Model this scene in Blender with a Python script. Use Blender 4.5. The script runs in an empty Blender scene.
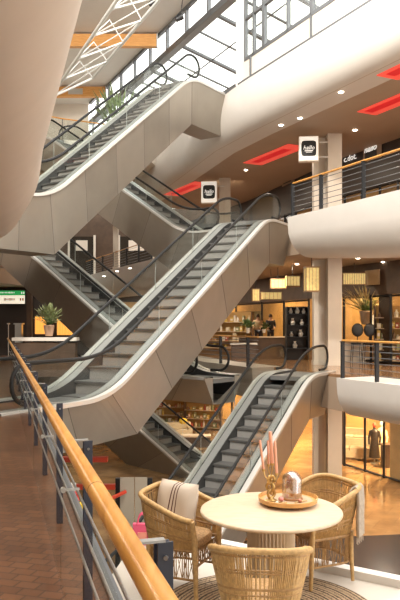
import bpy, bmesh, math, random
from mathutils import Vector, Matrix
random.seed(7)
S = bpy.context.scene
COL = S.collection
EYE = 1.65; F = 690.0; HX = 200.0; HY = 322.0
ZG, ZA, ZB, ZC = -4.55, 0.0, 5.1, 10.5
V = Vector
def at(px, py, z):                       # ground point seen at a pixel of a known height
    d = (EYE - z) * F / (py - HY); return V(((px - HX) / F * d, d, z))
def atd(px, py, d):                      # point at a known distance
    return V(((px - HX) / F * d, d, EYE - (py - HY) / F * d))
N2 = V((.898, .44, 0)); T2 = V((-.44, .898, 0))
def R(D, off=0, z=0):                    # along the right-hand gallery edge
    return V((14.04 - .49 * D, D, z)) + N2 * off
def RX(px, off=0, z=0):
    k = (px - HX) / F
    return R((14.04 + .898 * off - .44 * off * k) / (k + .49), off, z)
# ---------------------------------------------------------------- materials
MATS = {}
def mat(name, col, rough=.5, metal=0, noise=0, scale=6, emit=0, ecol=None, bump=0, spec=.5, stretch=None):
    if name in MATS: return MATS[name]
    m = bpy.data.materials.new(name); m.use_nodes = True
    nt = m.node_tree; b = nt.nodes['Principled BSDF']
    b.inputs['Base Color'].default_value = (*col, 1); b.inputs['Roughness'].default_value = rough
    b.inputs['Metallic'].default_value = metal; b.inputs['Specular IOR Level'].default_value = spec
    if emit:
        b.inputs['Emission Color'].default_value = (*(ecol or col), 1); b.inputs['Emission Strength'].default_value = emit
    if noise or bump:
        tc = nt.nodes.new('ShaderNodeTexCoord'); mp = nt.nodes.new('ShaderNodeMapping')
        if stretch: mp.inputs['Scale'].default_value = stretch
        nz = nt.nodes.new('ShaderNodeTexNoise'); nz.inputs['Scale'].default_value = scale; nz.inputs['Detail'].default_value = 5
        nt.links.new(tc.outputs['Object'], mp.inputs[0]); nt.links.new(mp.outputs[0], nz.inputs[0])
        if noise:
            r = nt.nodes.new('ShaderNodeValToRGB')
            r.color_ramp.elements[0].position = .3; r.color_ramp.elements[1].position = .7
            r.color_ramp.elements[0].color = (*[c * (1 - noise) for c in col], 1)
            r.color_ramp.elements[1].color = (*[min(1, c * (1 + noise)) for c in col], 1)
            nt.links.new(nz.outputs[0], r.inputs[0]); nt.links.new(r.outputs[0], b.inputs['Base Color'])
        if bump:
            bp = nt.nodes.new('ShaderNodeBump'); bp.inputs['Strength'].default_value = bump; bp.inputs['Distance'].default_value = .02
            nt.links.new(nz.outputs[0], bp.inputs['Height']); nt.links.new(bp.outputs[0], b.inputs['Normal'])
    MATS[name] = m; return m
def glassmat(name, tint=(.93, .97, .95), refl=.12, rough=.02):
    m = bpy.data.materials.new(name); m.use_nodes = True; nt = m.node_tree; nt.nodes.clear()
    o = nt.nodes.new('ShaderNodeOutputMaterial'); mx = nt.nodes.new('ShaderNodeMixShader')
    t = nt.nodes.new('ShaderNodeBsdfTransparent'); t.inputs[0].default_value = (*tint, 1)
    g = nt.nodes.new('ShaderNodeBsdfGlossy'); g.inputs['Roughness'].default_value = rough
    lw = nt.nodes.new('ShaderNodeLayerWeight'); lw.inputs[0].default_value = .2
    ma = nt.nodes.new('ShaderNodeMath'); ma.operation = 'MULTIPLY_ADD'; ma.inputs[1].default_value = .10; ma.inputs[2].default_value = refl * .3
    nt.links.new(lw.outputs['Fresnel'], ma.inputs[0]); nt.links.new(ma.outputs[0], mx.inputs[0])
    nt.links.new(t.outputs[0], mx.inputs[1]); nt.links.new(g.outputs[0], mx.inputs[2]); nt.links.new(mx.outputs[0], o.inputs[0])
    MATS[name] = m; return m
def brickmat(name, c1, c2, mortar, rough, sc, bw=.5, rh=.25, rot=0, spec=.5, msize=.01):
    m = bpy.data.materials.new(name); m.use_nodes = True; nt = m.node_tree; b = nt.nodes['Principled BSDF']
    tc = nt.nodes.new('ShaderNodeTexCoord'); mp = nt.nodes.new('ShaderNodeMapping'); mp.inputs['Rotation'].default_value[2] = rot
    br = nt.nodes.new('ShaderNodeTexBrick'); br.inputs['Color1'].default_value = (*c1, 1); br.inputs['Color2'].default_value = (*c2, 1)
    br.inputs['Mortar'].default_value = (*mortar, 1); br.inputs['Scale'].default_value = sc; br.inputs['Brick Width'].default_value = bw
    br.inputs['Row Height'].default_value = rh; br.inputs['Mortar Size'].default_value = msize
    nz = nt.nodes.new('ShaderNodeTexNoise'); nz.inputs['Scale'].default_value = 1.3; nz.inputs['Detail'].default_value = 6
    mx = nt.nodes.new('ShaderNodeMixRGB'); mx.blend_type = 'MULTIPLY'; mx.inputs[0].default_value = .55
    rp = nt.nodes.new('ShaderNodeValToRGB'); rp.color_ramp.elements[0].position = .35; rp.color_ramp.elements[1].position = .65
    rp.color_ramp.elements[0].color = (.45, .42, .4, 1); rp.color_ramp.elements[1].color = (1, 1, 1, 1)
    nt.links.new(tc.outputs['Object'], mp.inputs[0]); nt.links.new(mp.outputs[0], br.inputs[0]); nt.links.new(mp.outputs[0], nz.inputs[0])
    nt.links.new(nz.outputs[0], rp.inputs[0]); nt.links.new(br.outputs[0], mx.inputs[1]); nt.links.new(rp.outputs[0], mx.inputs[2])
    nt.links.new(mx.outputs[0], b.inputs['Base Color']); b.inputs['Roughness'].default_value = rough; b.inputs['Specular IOR Level'].default_value = spec
    MATS[name] = m; return m
def woodmat(name, c1, c2, rough=.35, scale=3, stretch=(1, 12, 12)):
    m = bpy.data.materials.new(name); m.use_nodes = True; nt = m.node_tree; b = nt.nodes['Principled BSDF']
    tc = nt.nodes.new('ShaderNodeTexCoord'); mp = nt.nodes.new('ShaderNodeMapping'); mp.inputs['Scale'].default_value = stretch
    nz = nt.nodes.new('ShaderNodeTexNoise'); nz.inputs['Scale'].default_value = scale; nz.inputs['Detail'].default_value = 7; nz.inputs['Distortion'].default_value = .6
    rp = nt.nodes.new('ShaderNodeValToRGB'); rp.color_ramp.elements[0].position = .32; rp.color_ramp.elements[1].position = .68
    rp.color_ramp.elements[0].color = (*c1, 1); rp.color_ramp.elements[1].color = (*c2, 1)
    nt.links.new(tc.outputs['Object'], mp.inputs[0]); nt.links.new(mp.outputs[0], nz.inputs[0]); nt.links.new(nz.outputs[0], rp.inputs[0])
    nt.links.new(rp.outputs[0], b.inputs['Base Color']); b.inputs['Roughness'].default_value = rough
    MATS[name] = m; return m
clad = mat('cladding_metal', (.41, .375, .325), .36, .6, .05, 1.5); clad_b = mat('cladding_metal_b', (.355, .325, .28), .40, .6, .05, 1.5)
joint = mat('panel_joint_dark', (.17, .155, .135), .6)
alu = mat('aluminium', (.58, .57, .54), .35, .3); deckm = mat('deck_grey', (.30, .31, .30), .35, .4); combm = mat('comb_metal', (.20, .20, .195), .4, .4)
stepm = mat('step_metal', (.25, .24, .225), .55, .1)
treadm = mat('tread_metal', (.09, .088, .084), .5, .1)
stepside = mat('step_shadow', (.03, .03, .03), .6)
rubber = mat('black_rubber', (.014, .014, .014), .5, spec=.3)
skirt = mat('skirt_metal', (.42, .46, .44), .3, .5); skirtd = mat('skirt_dark', (.035, .035, .035), .5)
glass = glassmat('balustrade_glass', (.95, .97, .96), .05)
glass2 = glassmat('clear_glass', (.95, .96, .95), .06)
white = mat('white_plaster', (.67, .635, .59), .6, 0, .02, 2)
cream = mat('cream_plaster', (.74, .68, .60), .65, 0, .03, 2)
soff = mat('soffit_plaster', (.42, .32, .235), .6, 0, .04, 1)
dark = mat('dark_panel', (.035, .025, .02), .45)
dark2 = mat('dark_brown_panel', (.09, .055, .035), .5, 0, .2, 3)
steel = mat('brushed_steel', (.55, .56, .56), .28, .9)
blackm = mat('black_paint', (.015, .017, .02), .4)
navy = mat('navy_paint', (.02, .024, .04), .4)
frame = mat('grey_frame', (.16, .17, .18), .4, .4)
wtube = mat('white_tube', (.72, .74, .72), .4)
oak = woodmat('oak_rail', (.50, .22, .045), (.70, .36, .10), .28, 2.5, (10, .8, 10))
glulam = woodmat('glulam', (.62, .28, .07), (.78, .42, .14), .5)
lwood = woodmat('light_wood', (.52, .40, .27), (.62, .49, .35), .5, 4, (2, 10, 2))
trayw = woodmat('tray_wood', (.50, .25, .07), (.66, .37, .13), .35)
rattan = mat('rattan', (.34, .19, .07), .55, 0, .28, 30)
rattan2 = mat('rattan_light', (.47, .29, .115), .55, 0, .22, 40)
gold = mat('brass', (.50, .32, .12), .3, .85)
pink = mat('pink_wax', (.72, .34, .22), .45)
leafm = mat('leaf', (.10, .17, .05), .5, 0, .3, 8)
leafl = mat('leaf_pale', (.66, .54, .26), .5, 0, .3, 8)
warm = mat('lamp_warm', (1, .8, .5), .5, emit=9, ecol=(1, .72, .38))
lantern = mat('lantern_paper', (.55, .38, .13), .7, emit=.5, ecol=(1, .76, .30), noise=.3, scale=9)
lightw = mat('downlight_white', (1, .93, .8), .5, emit=14, ecol=(1, .9, .75))
redl = mat('red_light', (.9, .10, .07), .5, emit=.5, ecol=(1, .10, .07))
redd = mat('red_light_core', (.5, .02, .02), .5, emit=.5, ecol=(.75, .01, .02))
# ---------------------------------------------------------------- mesh builder
class MB:
    def __init__(s): s.v = []; s.f = []; s.m = []
    def add(s, vs, fs, mi=0):
        o = len(s.v); s.v += [V(x) for x in vs]; s.f += [[i + o for i in f] for f in fs]; s.m += [mi] * len(fs); return s
    def hexa(s, p, mi=0):                 # 8 points: bottom 4 then top 4
        return s.add(p, [(3, 2, 1, 0), (4, 5, 6, 7), (0, 1, 5, 4), (1, 2, 6, 5), (2, 3, 7, 6), (3, 0, 4, 7)], mi)
    def box(s, c, d, ax=0, mi=0):
        c = V(c); u = V((math.cos(ax), math.sin(ax), 0)) * d[0] / 2; w = V((-math.sin(ax), math.cos(ax), 0)) * d[1] / 2; h = V((0, 0, d[2] / 2))
        return s.hexa([c - u - w - h, c + u - w - h, c + u + w - h, c - u + w - h, c - u - w + h, c + u - w + h, c + u + w + h, c - u + w + h], mi)
    def prism(s, pts, vec, mi=0):
        n = len(pts); vec = V(vec); p = [V(q) for q in pts]
        return s.add(p + [q + vec for q in p], [list(range(n))[::-1], list(range(n, 2 * n))] + [(i, (i + 1) % n, n + (i + 1) % n, n + i) for i in range(n)], mi)
    def tube(s, path, r, n=8, closed=False, mi=0, flat=1.0, up=None):
        P = [V(p) for p in path]; k = len(P); rs = r if isinstance(r, (list, tuple)) else [r] * k
        o = []; a = None
        for i in range(k):
            if closed: t = P[(i + 1) % k] - P[i - 1]
            else: t = P[min(i + 1, k - 1)] - P[max(i - 1, 0)]
            if t.length < 1e-9: t = V((0, 0, 1))
            t.normalize()
            if a is None or up is not None:
                a = V(up) if up is not None else (V((0, 0, 1)) if abs(t.z) < .9 else V((1, 0, 0)))
            a = (a - t * a.dot(t))
            if a.length < 1e-6: a = t.orthogonal()
            a.normalize(); b = t.cross(a)
            for j in range(n):
                q = 2 * math.pi * j / n; o.append(P[i] + (a * math.cos(q) * flat + b * math.sin(q)) * rs[i])
        fs = []
        for i in range(k if closed else k - 1):
            i2 = (i + 1) % k
            for j in range(n): fs.append((i * n + j, i * n + (j + 1) % n, i2 * n + (j + 1) % n, i2 * n + j))
        if not closed: fs += [list(range(n))[::-1], [(k - 1) * n + j for j in range(n)]]
        return s.add(o, fs, mi)
    def lathe(s, prof, c=(0, 0, 0), n=24, mi=0, ax=None):
        c = V(c); vs = []; k = len(prof)
        for r, z in prof:
            for j in range(n):
                q = 2 * math.pi * j / n; p = V((r * math.cos(q), r * math.sin(q), z))
                if ax is not None: p = ax @ p
                vs.append(c + p)
        fs = [(i * n + j, i * n + (j + 1) % n, (i + 1) * n + (j + 1) % n, (i + 1) * n + j) for i in range(k - 1) for j in range(n)]
        fs += [list(range(n))[::-1], [(k - 1) * n + j for j in range(n)]]
        return s.add(vs, fs, mi)
    def ball(s, c, r, n=12, mi=0, sq=(1, 1, 1)):
        c = V(c); pr = [(max(1e-3, math.sin(math.pi * i / (n // 2))) * r, -math.cos(math.pi * i / (n // 2)) * r) for i in range(n // 2 + 1)]
        return s.lathe(pr, c, n, mi, Matrix.Diagonal(V(sq)))
    def grid(s, rows, mi=0, closed=False):
        k = len(rows); n = len(rows[0]); fs = []
        for i in range(k - 1):
            for j in range(n if closed else n - 1): fs.append((i * n + j, i * n + (j + 1) % n, (i + 1) * n + (j + 1) % n, (i + 1) * n + j))
        return s.add([p for r in rows for p in r], fs, mi)
    def build(s, name, mats, parent=None, smooth=False, ang=40, loc=None):
        me = bpy.data.meshes.new(name); base = V(loc) if loc is not None else None
        vs = [v - base for v in s.v] if base is not None else s.v
        me.from_pydata([tuple(v) for v in vs], [], s.f)
        if not isinstance(mats, (list, tuple)): mats = [mats]
        for m in mats: me.materials.append(m)
        for p, mi in zip(me.polygons, s.m): p.material_index = mi
        bm = bmesh.new(); bm.from_mesh(me); bmesh.ops.recalc_face_normals(bm, faces=bm.faces)
        if smooth:
            for f in bm.faces: f.smooth = True
            for e in bm.edges:
                if len(e.link_faces) == 2 and e.calc_face_angle(0) > math.radians(ang): e.smooth = False
        bm.to_mesh(me); bm.free()
        o = bpy.data.objects.new(name, me); COL.objects.link(o)
        if base is not None: o.location = base
        if parent is not None: o.parent = parent
        return o
def tag(o, label=None, cat=None, group=None, kind=None):
    if label: o['label'] = label
    if cat: o['category'] = cat
    if group: o['group'] = group
    if kind: o['kind'] = kind
    return o
def thing(name, label, cat, loc=(0, 0, 0), rz=0, group=None):
    o = bpy.data.objects.new(name, None); COL.objects.link(o); o.empty_display_size = .2
    o.location = loc; o.rotation_euler = (0, 0, rz); return tag(o, label, cat, group)
def struct(name, mb, m, label=None, smooth=False):
    o = mb.build(name, m, None, smooth); tag(o, label, kind='structure'); return o
KIDS = {}
def copy_tree(o, parent=None):
    c = o.copy(); COL.objects.link(c)
    if parent is not None: c.parent = parent
    for ch in [x for x in bpy.data.objects if x.parent == o and x != c]: copy_tree(ch, c)
    return c
def text_mesh(name, s, size, m, parent, M, extrude=.01, shear=0):
    cu = bpy.data.curves.new(name, 'FONT'); cu.body = s; cu.size = size; cu.align_x = 'CENTER'; cu.align_y = 'CENTER'; cu.extrude = extrude; cu.shear = shear; cu.resolution_u = 2
    t = bpy.data.objects.new(name + '_c', cu); COL.objects.link(t)
    dg = bpy.context.evaluated_depsgraph_get(); me = bpy.data.meshes.new_from_object(t.evaluated_get(dg))
    bpy.data.objects.remove(t, do_unlink=True); bpy.data.curves.remove(cu)
    me.transform(M); me.materials.clear(); me.materials.append(m)
    o = bpy.data.objects.new(name, me); COL.objects.link(o); o.parent = parent; return o
def facing(pos, right, up=(0, 0, 1)):     # matrix: local x -> right, local y -> up
    r = V(right).normalized(); u = V(up); f = r.cross(u); M = Matrix.Identity(4)
    for i in range(3): M[i][0] = r[i]; M[i][1] = u[i]; M[i][2] = f[i]; M[i][3] = pos[i]
    return M
# ---------------------------------------------------------------- escalators
def fillet(pts, cuts, n=8):
    out = [pts[0]]
    for i in range(1, len(pts) - 1):
        a, b, c = V(pts[i - 1]), V(pts[i]), V(pts[i + 1]); q = cuts[i - 1]
        p0 = b + (a - b).normalized() * q; p1 = b + (c - b).normalized() * q
        for k in range(n + 1):
            t = k / n; out.append(p0 * (1 - t) ** 2 + b * 2 * t * (1 - t) + p1 * t * t)
    out.append(pts[-1]); return [V(p) for p in out]
def escalator(label, Pb, Pt, Lb=2.2, Lt=1.6, dB=1.4, dT=1.5, tv=2.0, w=1.8, ns=16, hb=1.3, ht=.9, ins=.42, cm=None, light=False):
    cm = cm or clad
    Pb = V(Pb); Pt = V(Pt); d = V((Pt.x - Pb.x, Pt.y - Pb.y, 0)); Rn = d.length; d.normalize()
    n = V((-d.y, d.x, 0));  n = n if n.y > 0 else -n
    rise = Pt.z - Pb.z; m = rise / Rn; root = thing('escalator', label, 'escalator', Pb)
    def W(s, z, o): return d * s + n * o + V((0, 0, z))     # local to root
    path = fillet([V((-Lb, 0)), V((0, 0)), V((Rn, rise)), V((Rn + Lt, rise))], [.9, .7])
    k1 = (tv - dB) / m; k2 = (rise - dT + tv) / m
    under = [V((-Lb, -dB)), V((k1, -dB)), V((k2, rise - dT)), V((Rn + Lt, rise - dT))]
    # side stations pair a point of the deck line with one of the underside
    def zon(s):
        for a, b in zip(path, path[1:]):
            if a.x - 1e-3 <= s <= b.x + 1e-3: return a.y + (b.y - a.y) * (s - a.x) / max(1e-9, b.x - a.x)
        return path[-1].y
    tops = sorted(set([round(p.x, 4) for p in path]))
    def und(st):
        # map deck s to underside s, piecewise linear through the mitres
        ks = [(-Lb, -Lb), (0, k1), (Rn, k2), (Rn + Lt, Rn + Lt)]
        for (a, A), (b, B) in zip(ks, ks[1:]):
            if a - 1e-3 <= st <= b + 1e-3: t = (st - a) / (b - a); s = A + (B - A) * t; break
        else: s = ks[-1][1]
        if s <= k1: z = -dB
        elif s >= k2: z = rise - dT
        else: z = m * s - tv
        return s, z
    if k2 > Rn + Lt - .1: pass
    c0, c1, cd = .38, w - .38, .75
    mb = MB(); rows = []
    tops = sorted(set(tops + [round(Rn * k / 5, 4) for k in range(1, 5)] + [round(-Lb * .45, 4), 0.0, round(Rn, 4)]))
    for s in tops:
        z = zon(s); us, uz = und(s)
        rows.append([W(s, z, 0), W(us, uz, ins), W(us, uz, w - ins), W(s, z, w), W(s, z, c1), W(s, z - cd, c1), W(s, z - cd, c0), W(s, z, c0)])
    cuts = [-Lb * .45] + [0] + [Rn * k / 5 for k in range(1, 5)] + [Rn]
    for i in range(len(rows) - 1):
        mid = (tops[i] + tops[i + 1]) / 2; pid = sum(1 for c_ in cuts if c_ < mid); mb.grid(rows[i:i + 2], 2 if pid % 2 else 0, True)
    mb.add(rows[0], [list(range(8))]); mb.add(rows[-1], [list(range(8))])
    # panel joints, a material stripe that is part of the cladding
    js = [-Lb * .45] + [0] + [Rn * k / 5 for k in range(1, 5)] + [Rn]
    for s in js:
        z = zon(s); us, uz = und(s)
        for side, o0, o1, g in ((0, 0, ins, -1), (1, w, w - ins, 1)):
            a = W(s, z, o0); b = W(us, uz, o1); t = (d * 1 + V((0, 0, m if 0 < s < Rn else 0))).normalized() * .009; nn = n * g * .006
            mb.hexa([a - t + nn, a + t + nn, b + t + nn, b - t + nn, a - t - nn, a + t - nn, b + t - nn, b - t - nn], 1)
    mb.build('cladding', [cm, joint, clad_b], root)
    # deck strips
    for o0, o1, up_, mm_, nm_ in ((-.015, .13, .035, alu, 'deck_strip'), (w - .13, w + .015, .035, alu, 'deck_strip'), (.17, c0 + .01, .03, deckm, 'inner_deck'), (w - c0 - .01, w - .17, .03, deckm, 'inner_deck'), (.125, .175, .015, skirtd, 'glass_slot'), (w - .175, w - .125, .015, skirtd, 'glass_slot')):
        q = MB(); q.grid([[W(p.x, p.y - .05, o0), W(p.x, p.y + up_, o0), W(p.x, p.y + up_, o1), W(p.x, p.y - .05, o1)] for p in path], 0, True)
        q.build(nm_, mm_, root, True)
    for o in (c0 + .004, c1 - .004):
        q = MB(); q.grid([[W(p.x, p.y + .03, o - .01), W(p.x, p.y - .6, o - .01), W(p.x, p.y - .6, o + .01), W(p.x, p.y + .03, o + .01)] for p in path], 0, True)
        q.build('skirt_panel', skirtd, root)
    # steps
    ru, ri = Rn / ns, rise / ns; sm = None
    for k in range(ns):
        if sm is None:
            q = MB(); q.hexa([W(0, -ri - .22, c0 + .03), W(0, -ri - .22, c1 - .03), W(ru, -ri * .9, c1 - .03), W(ru, -ri * .9, c0 + .03), W(0.03, -.02, c0 + .03), W(0.03, -.02, c1 - .03), W(ru + .03, -.02, c1 - .03), W(ru + .03, -.02, c0 + .03)], 0)
            q.hexa([W(-.01, -.05, c0 + .02), W(-.01, -.05, c1 - .02), W(ru + .02, -.03, c1 - .02), W(ru + .02, -.03, c0 + .02), W(-.01, 0, c0 + .02), W(-.01, 0, c1 - .02), W(ru + .02, 0, c1 - .02), W(ru + .02, 0, c0 + .02)], 1)
            for g in range(0):
                oo = c0 + .06 + (c1 - c0 - .12) * g / 8
                q.hexa([W(-.012, -ri * .95, oo - .012), W(-.012, -ri * .95, oo + .012), W(.02, -ri * .95, oo + .012), W(.02, -ri * .95, oo - .012), W(-.0, -.05, oo - .012), W(-.0, -.05, oo + .012), W(.03, -.05, oo + .012), W(.03, -.05, oo - .012)], 0)
            st = q.build('step', [stepm, treadm], root); sm = st
        else:
            st = sm.copy(); COL.objects.link(st)
        st.location = d * (ru * k) + V((0, 0, ri * (k + 1) - .10 - .22))
    for a, b, z in ((-Lb, .0, -.05), (Rn, Rn + Lt, rise - .05)):
        q = MB(); q.hexa([W(a, z - .12, c0 + .02), W(b, z - .12, c0 + .02), W(b, z - .12, c1 - .02), W(a, z - .12, c1 - .02), W(a, z + .01, c0 + .02), W(b, z + .01, c0 + .02), W(b, z + .01, c1 - .02), W(a, z + .01, c1 - .02)])
        q.build('comb_plate', combm, root)
    # balustrades
    H, rr = .88, .38
    hp = fillet([V((-hb, 0)), V((0, 0)), V((Rn, rise)), V((Rn + ht, rise))], [min(1.0, hb * .8), min(1.0, ht * .8)], 10)
    def arc(cx, cz, sg, k=10): return [V((cx + sg * rr * math.sin(math.pi * i / k), cz + rr * math.cos(math.pi * i / k))) for i in range(k + 1)]
    full = [V((p.x, p.y + H)) for p in hp]
    e0 = arc(-hb, H - rr, -1)[::-1]; e1 = arc(Rn + ht, rise + H - rr, 1)
    loop = [V((-hb + .35, H - 2 * rr))] + e0 + full[1:-1] + e1 + [V((Rn + ht - .35, rise + H - 2 * rr))]
    for o in (.15, w - .15):
        q = MB(); q.tube([W(p.x, p.y, o) for p in loop], .042, 8, up=n, flat=.9)
        q.build('handrail', rubber, root, True)
        g = MB(); t = .007
        sec = [(V((p.x, p.y + .03)), V((p.x, p.y + H - .04))) for p in hp]
        for aa in [(-1, -hb, 0)] :
            pass
        ends0 = [(V((-hb - rr * math.sin(q_), .03 + (rr - rr * math.cos(q_)) * .6)), V((-hb - rr * math.sin(q_) * .95, H - rr + rr * math.cos(q_) * .93))) for q_ in (1.45, 1.1, .7, .35)]
        ends1 = [(V((Rn + ht + rr * math.sin(q_), rise + .03 + (rr - rr * math.cos(q_)) * .6)), V((Rn + ht + rr * math.sin(q_) * .95, rise + H - rr + rr * math.cos(q_) * .93))) for q_ in (.35, .7, 1.1, 1.45)]
        sec = ends0 + sec + ends1
        g.grid([[W(a.x, a.y, o - t), W(b.x, b.y, o - t), W(b.x, b.y, o + t), W(a.x, a.y, o + t)] for a, b in sec], 0, True)
        gp = g.build('glass_panel', glass, root)
        L = math.hypot(Rn, rise); k = 4
        for i in range(1, k):
            s = Rn * i / k; c = MB()
            for zz in (.12,): c.hexa([W(s - .004, m * s + .04, o - .009), W(s + .004, m * s + .04, o - .009), W(s + .004, m * s + .04, o + .009), W(s - .004, m * s + .04, o + .009), W(s - .004, m * s + H - .05, o - .009), W(s + .004, m * s + H - .05, o - .009), W(s + .004, m * s + H - .05, o + .009), W(s - .004, m * s + H - .05, o + .009)])
            c.build('glass_joint', skirt, gp)
    return root
escalator('escalator at top left, climbing from the white bulging gallery up to the glazed top level', at(50, 198, ZB), at(192, 77, ZC), Lb=2.4, Lt=2.6, dB=1.5, dT=1.5, tv=1.95, ns=21, hb=1.6, ht=.3)
escalator('long escalator across the middle, rising from the wooden-railed gallery to the upper right', at(111, 398, ZA), at(269, 218, ZB), Lb=3.3, Lt=2.4, dB=1.05, dT=1.4, tv=2.0, ns=17, hb=2.5, ht=1.0)
escalator('lower right escalator directly behind the round table, coming up from the shiny ground floor', V((-.55, 14.5, ZG)), at(312, 376, ZA), Lb=2.0, Lt=2.1, dB=1.2, dT=1.45, tv=1.95, ns=17, hb=1.2, ht=1.35)
escalator('shadowed escalator crossing at left behind the middle one, rising left to the upper gallery', V((-1.0, 21.1, ZA)), V((-7.56, 26.9, ZB)), Lb=1.5, Lt=4.0, dB=.8, dT=1.15, tv=1.75, ns=20, hb=.7, ht=.8)
escalator('pale escalator high in the middle, crossing behind the top left one toward the top level', V((-.66, 26.9, ZB)), V((-7.3, 32.7, ZC)), Lb=1.8, Lt=1.6, dB=1.3, dT=1.4, tv=2.0, ns=18, hb=1.3, ht=.8)
escalator('lowest crossing escalator under the middle one, descending right to the ground floor shops', V((-.16, 26.9, ZG)), V((-6.8, 32.7, ZA)), Lb=2.2, Lt=2.5, dB=1.0, dT=1.6, tv=2.3, ns=17, hb=1.2, ht=.8)

# ---------------------------------------------------------------- galleries on the right
RP = [(10.1, 8), (5.22, 18), (2.77, 23), (.2, 28.6), (-2.78, 38.3), (-8.7, 52), (-13, 62)]
def offpath(P, o, n_per=6):
    pts = []
    for i, p in enumerate(P):
        a = V((*P[max(i - 1, 0)], 0)); b = V((*P[min(i + 1, len(P) - 1)], 0)); t = (b - a).normalized(); nn = V((t.y, -t.x, 0))
        pts.append(V((*p, 0)) + nn * o)
    return pts
def sweep(P, prof, closed=True, sc=None, zf=0):
    mb = MB(); cols = [offpath(P, o) for o, z in prof]
    rows = [[cols[j][i] + V((0, 0, prof[j][1] if not sc else zf + (prof[j][1] - zf) * sc[i])) for j in range(len(prof))] for i in range(len(P))]
    mb.grid(rows, 0, closed)
    if closed: mb.add(rows[0], [list(range(len(prof)))]); mb.add(rows[-1], [list(range(len(prof)))])
    return mb
def bulge(zf, depth, inn, up=.0, k=8, back=1.3):
    # quarter-ellipse belly turning under the slab edge
    pr = [(back, zf + up), (.0, zf + up), (-.02, zf)]
    for i in range(1, k + 1):
        a = math.pi / 2 * i / k; pr.append((inn * (1 - math.cos(a)), zf - depth * .25 - (depth * .75) * math.sin(a)))
    pr.append((back, zf - depth)); return pr
struct('trim_1', sweep([(10.1, 8), (5.22, 18), (4.0, 20.5), (2.9, 22.75)], bulge(ZB, 1.75, .9), sc=[1, .97, .86, .74], zf=ZB), white, 'white bulging slab edge of the upper right gallery', True)
struct('trim_13', sweep([(1.0, 26.9), (.2, 28.6), (-2.78, 38.3), (-8.7, 52), (-13, 62)], bulge(ZB, 1.75, .9)), white, 'far part of the white upper gallery edge', True)
RPC = [(10.1, 8), (5.22, 18), (2.77, 23), (1.55, 25.5), (.2, 28.6), (-2.78, 38.3), (-4.4, 42)]
def cbulge(k=10):
    pr = [(1.3, ZC), (0, ZC), (-.03, ZC - .25)]
    pr += [(o, ZC + z) for o, z in ((-.07, -.5), (-.08, -.8), (-.06, -1.05), (-.0, -1.3), (.09, -1.5), (.22, -1.65), (.38, -1.73), (.5, -1.75))]; pr.append((1.3, ZC - 1.75)); return pr
struct('trim_2', sweep(RPC, cbulge()), white, 'broad white curved slab edge below the top windows', True)
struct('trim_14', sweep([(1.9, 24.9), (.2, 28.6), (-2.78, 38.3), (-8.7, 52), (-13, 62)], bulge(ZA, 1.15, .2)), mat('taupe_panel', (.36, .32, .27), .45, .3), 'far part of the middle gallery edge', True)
struct('trim_3', sweep([(10.1, 8), (5.22, 18), (4.05, 20.4)], bulge(ZA, 1.15, .6)), white, 'white curved slab edge of the middle right gallery', True)
def slab(name, z0, z1, P, o0, o1, m, lab=None):
    a = offpath(P, o0); b = offpath(P, o1); mb = MB()
    rows = [[p + V((0, 0, z0)), p + V((0, 0, z1)), q + V((0, 0, z1)), q + V((0, 0, z0))] for p, q in zip(a, b)]
    mb.grid(rows, 0, True); mb.add(rows[0], [(0, 1, 2, 3)]); mb.add(rows[-1], [(0, 1, 2, 3)])
    return struct(name, mb, m, lab)
tileg = brickmat('gallery_tile', (.30, .16, .08), (.36, .20, .10), (.12, .07, .04), .14, 1.0, .6, .6)
tilebrown = brickmat('brown_tile', (.125, .052, .024), (.19, .083, .038), (.06, .03, .018), .28, 1.0, .15, .10, math.radians(16.3), .5, .006)
gfloor = brickmat('ground_tile', (.40, .23, .10), (.46, .28, .13), (.30, .17, .08), .10, 1.0, .9, .9, .5, .7, .006)
for nm, z, dep in (('2', ZB, 1.75), ('1', ZA, 1.15), ('3', ZC, 1.75)):
    P = RP if nm != '3' else RPC
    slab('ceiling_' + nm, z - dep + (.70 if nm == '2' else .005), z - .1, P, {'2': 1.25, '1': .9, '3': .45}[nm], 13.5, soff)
    slab('floor_' + nm, z - .1, z - .003, P, 1.25 if nm != '1' else .9, 13.5, tileg)
# ground floor
mb = MB(); mb.box((2, 30, ZG - .1), (70, 70, .2)); struct('floor_ground', mb, gfloor, 'shiny tan ground floor')
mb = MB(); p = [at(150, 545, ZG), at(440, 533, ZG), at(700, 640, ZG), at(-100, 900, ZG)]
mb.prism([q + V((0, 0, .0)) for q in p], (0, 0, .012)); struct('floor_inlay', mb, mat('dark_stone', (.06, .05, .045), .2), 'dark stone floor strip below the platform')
# ---------------------------------------------------------------- railings
def railing(label, P, z, post_at, rods=6, H=1.1, cat='railing'):
    root = thing('gallery_railing', label, cat, (P[0][0], P[0][1], z)); inv = V(root.location)
    c = offpath(P, .12)
    MB().tube([p + V((0, 0, z + H)) - inv for p in c], .034, 10).build('handrail', oak, root, True)
    for k in range(rods):
        zz = z + .16 + (H - .28) * k / (rods - 1)
        MB().tube([p + V((0, 0, zz)) - inv for p in c], .011, 6).build('rail_rod', frame, root, True)
    for q in post_at:
        q = V(q) - V((0, 0, q[2])) if len(q) == 3 else V((*q, 0))
        b = MB(); ax = math.atan2(T2.y, T2.x)
        for (d0, z0, z1) in ((.0, .0, H - .04),):
            b.prism([q + N2 * .03 + T2 * -.03 + V((0, 0, z + z0)) - inv, q + N2 * .03 + T2 * .03 + V((0, 0, z + z0)) - inv, q + N2 * .03 + T2 * .03 + V((0, 0, z + z1)) - inv, q + N2 * .03 - T2 * .03 + V((0, 0, z + z1)) - inv], N2 * .11)
        b.box(q + N2 * .085 + V((0, 0, z + H - .03)) - inv, (.1, .14, .02), ax)
        b.build('post', blackm, root)
    return root
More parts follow.
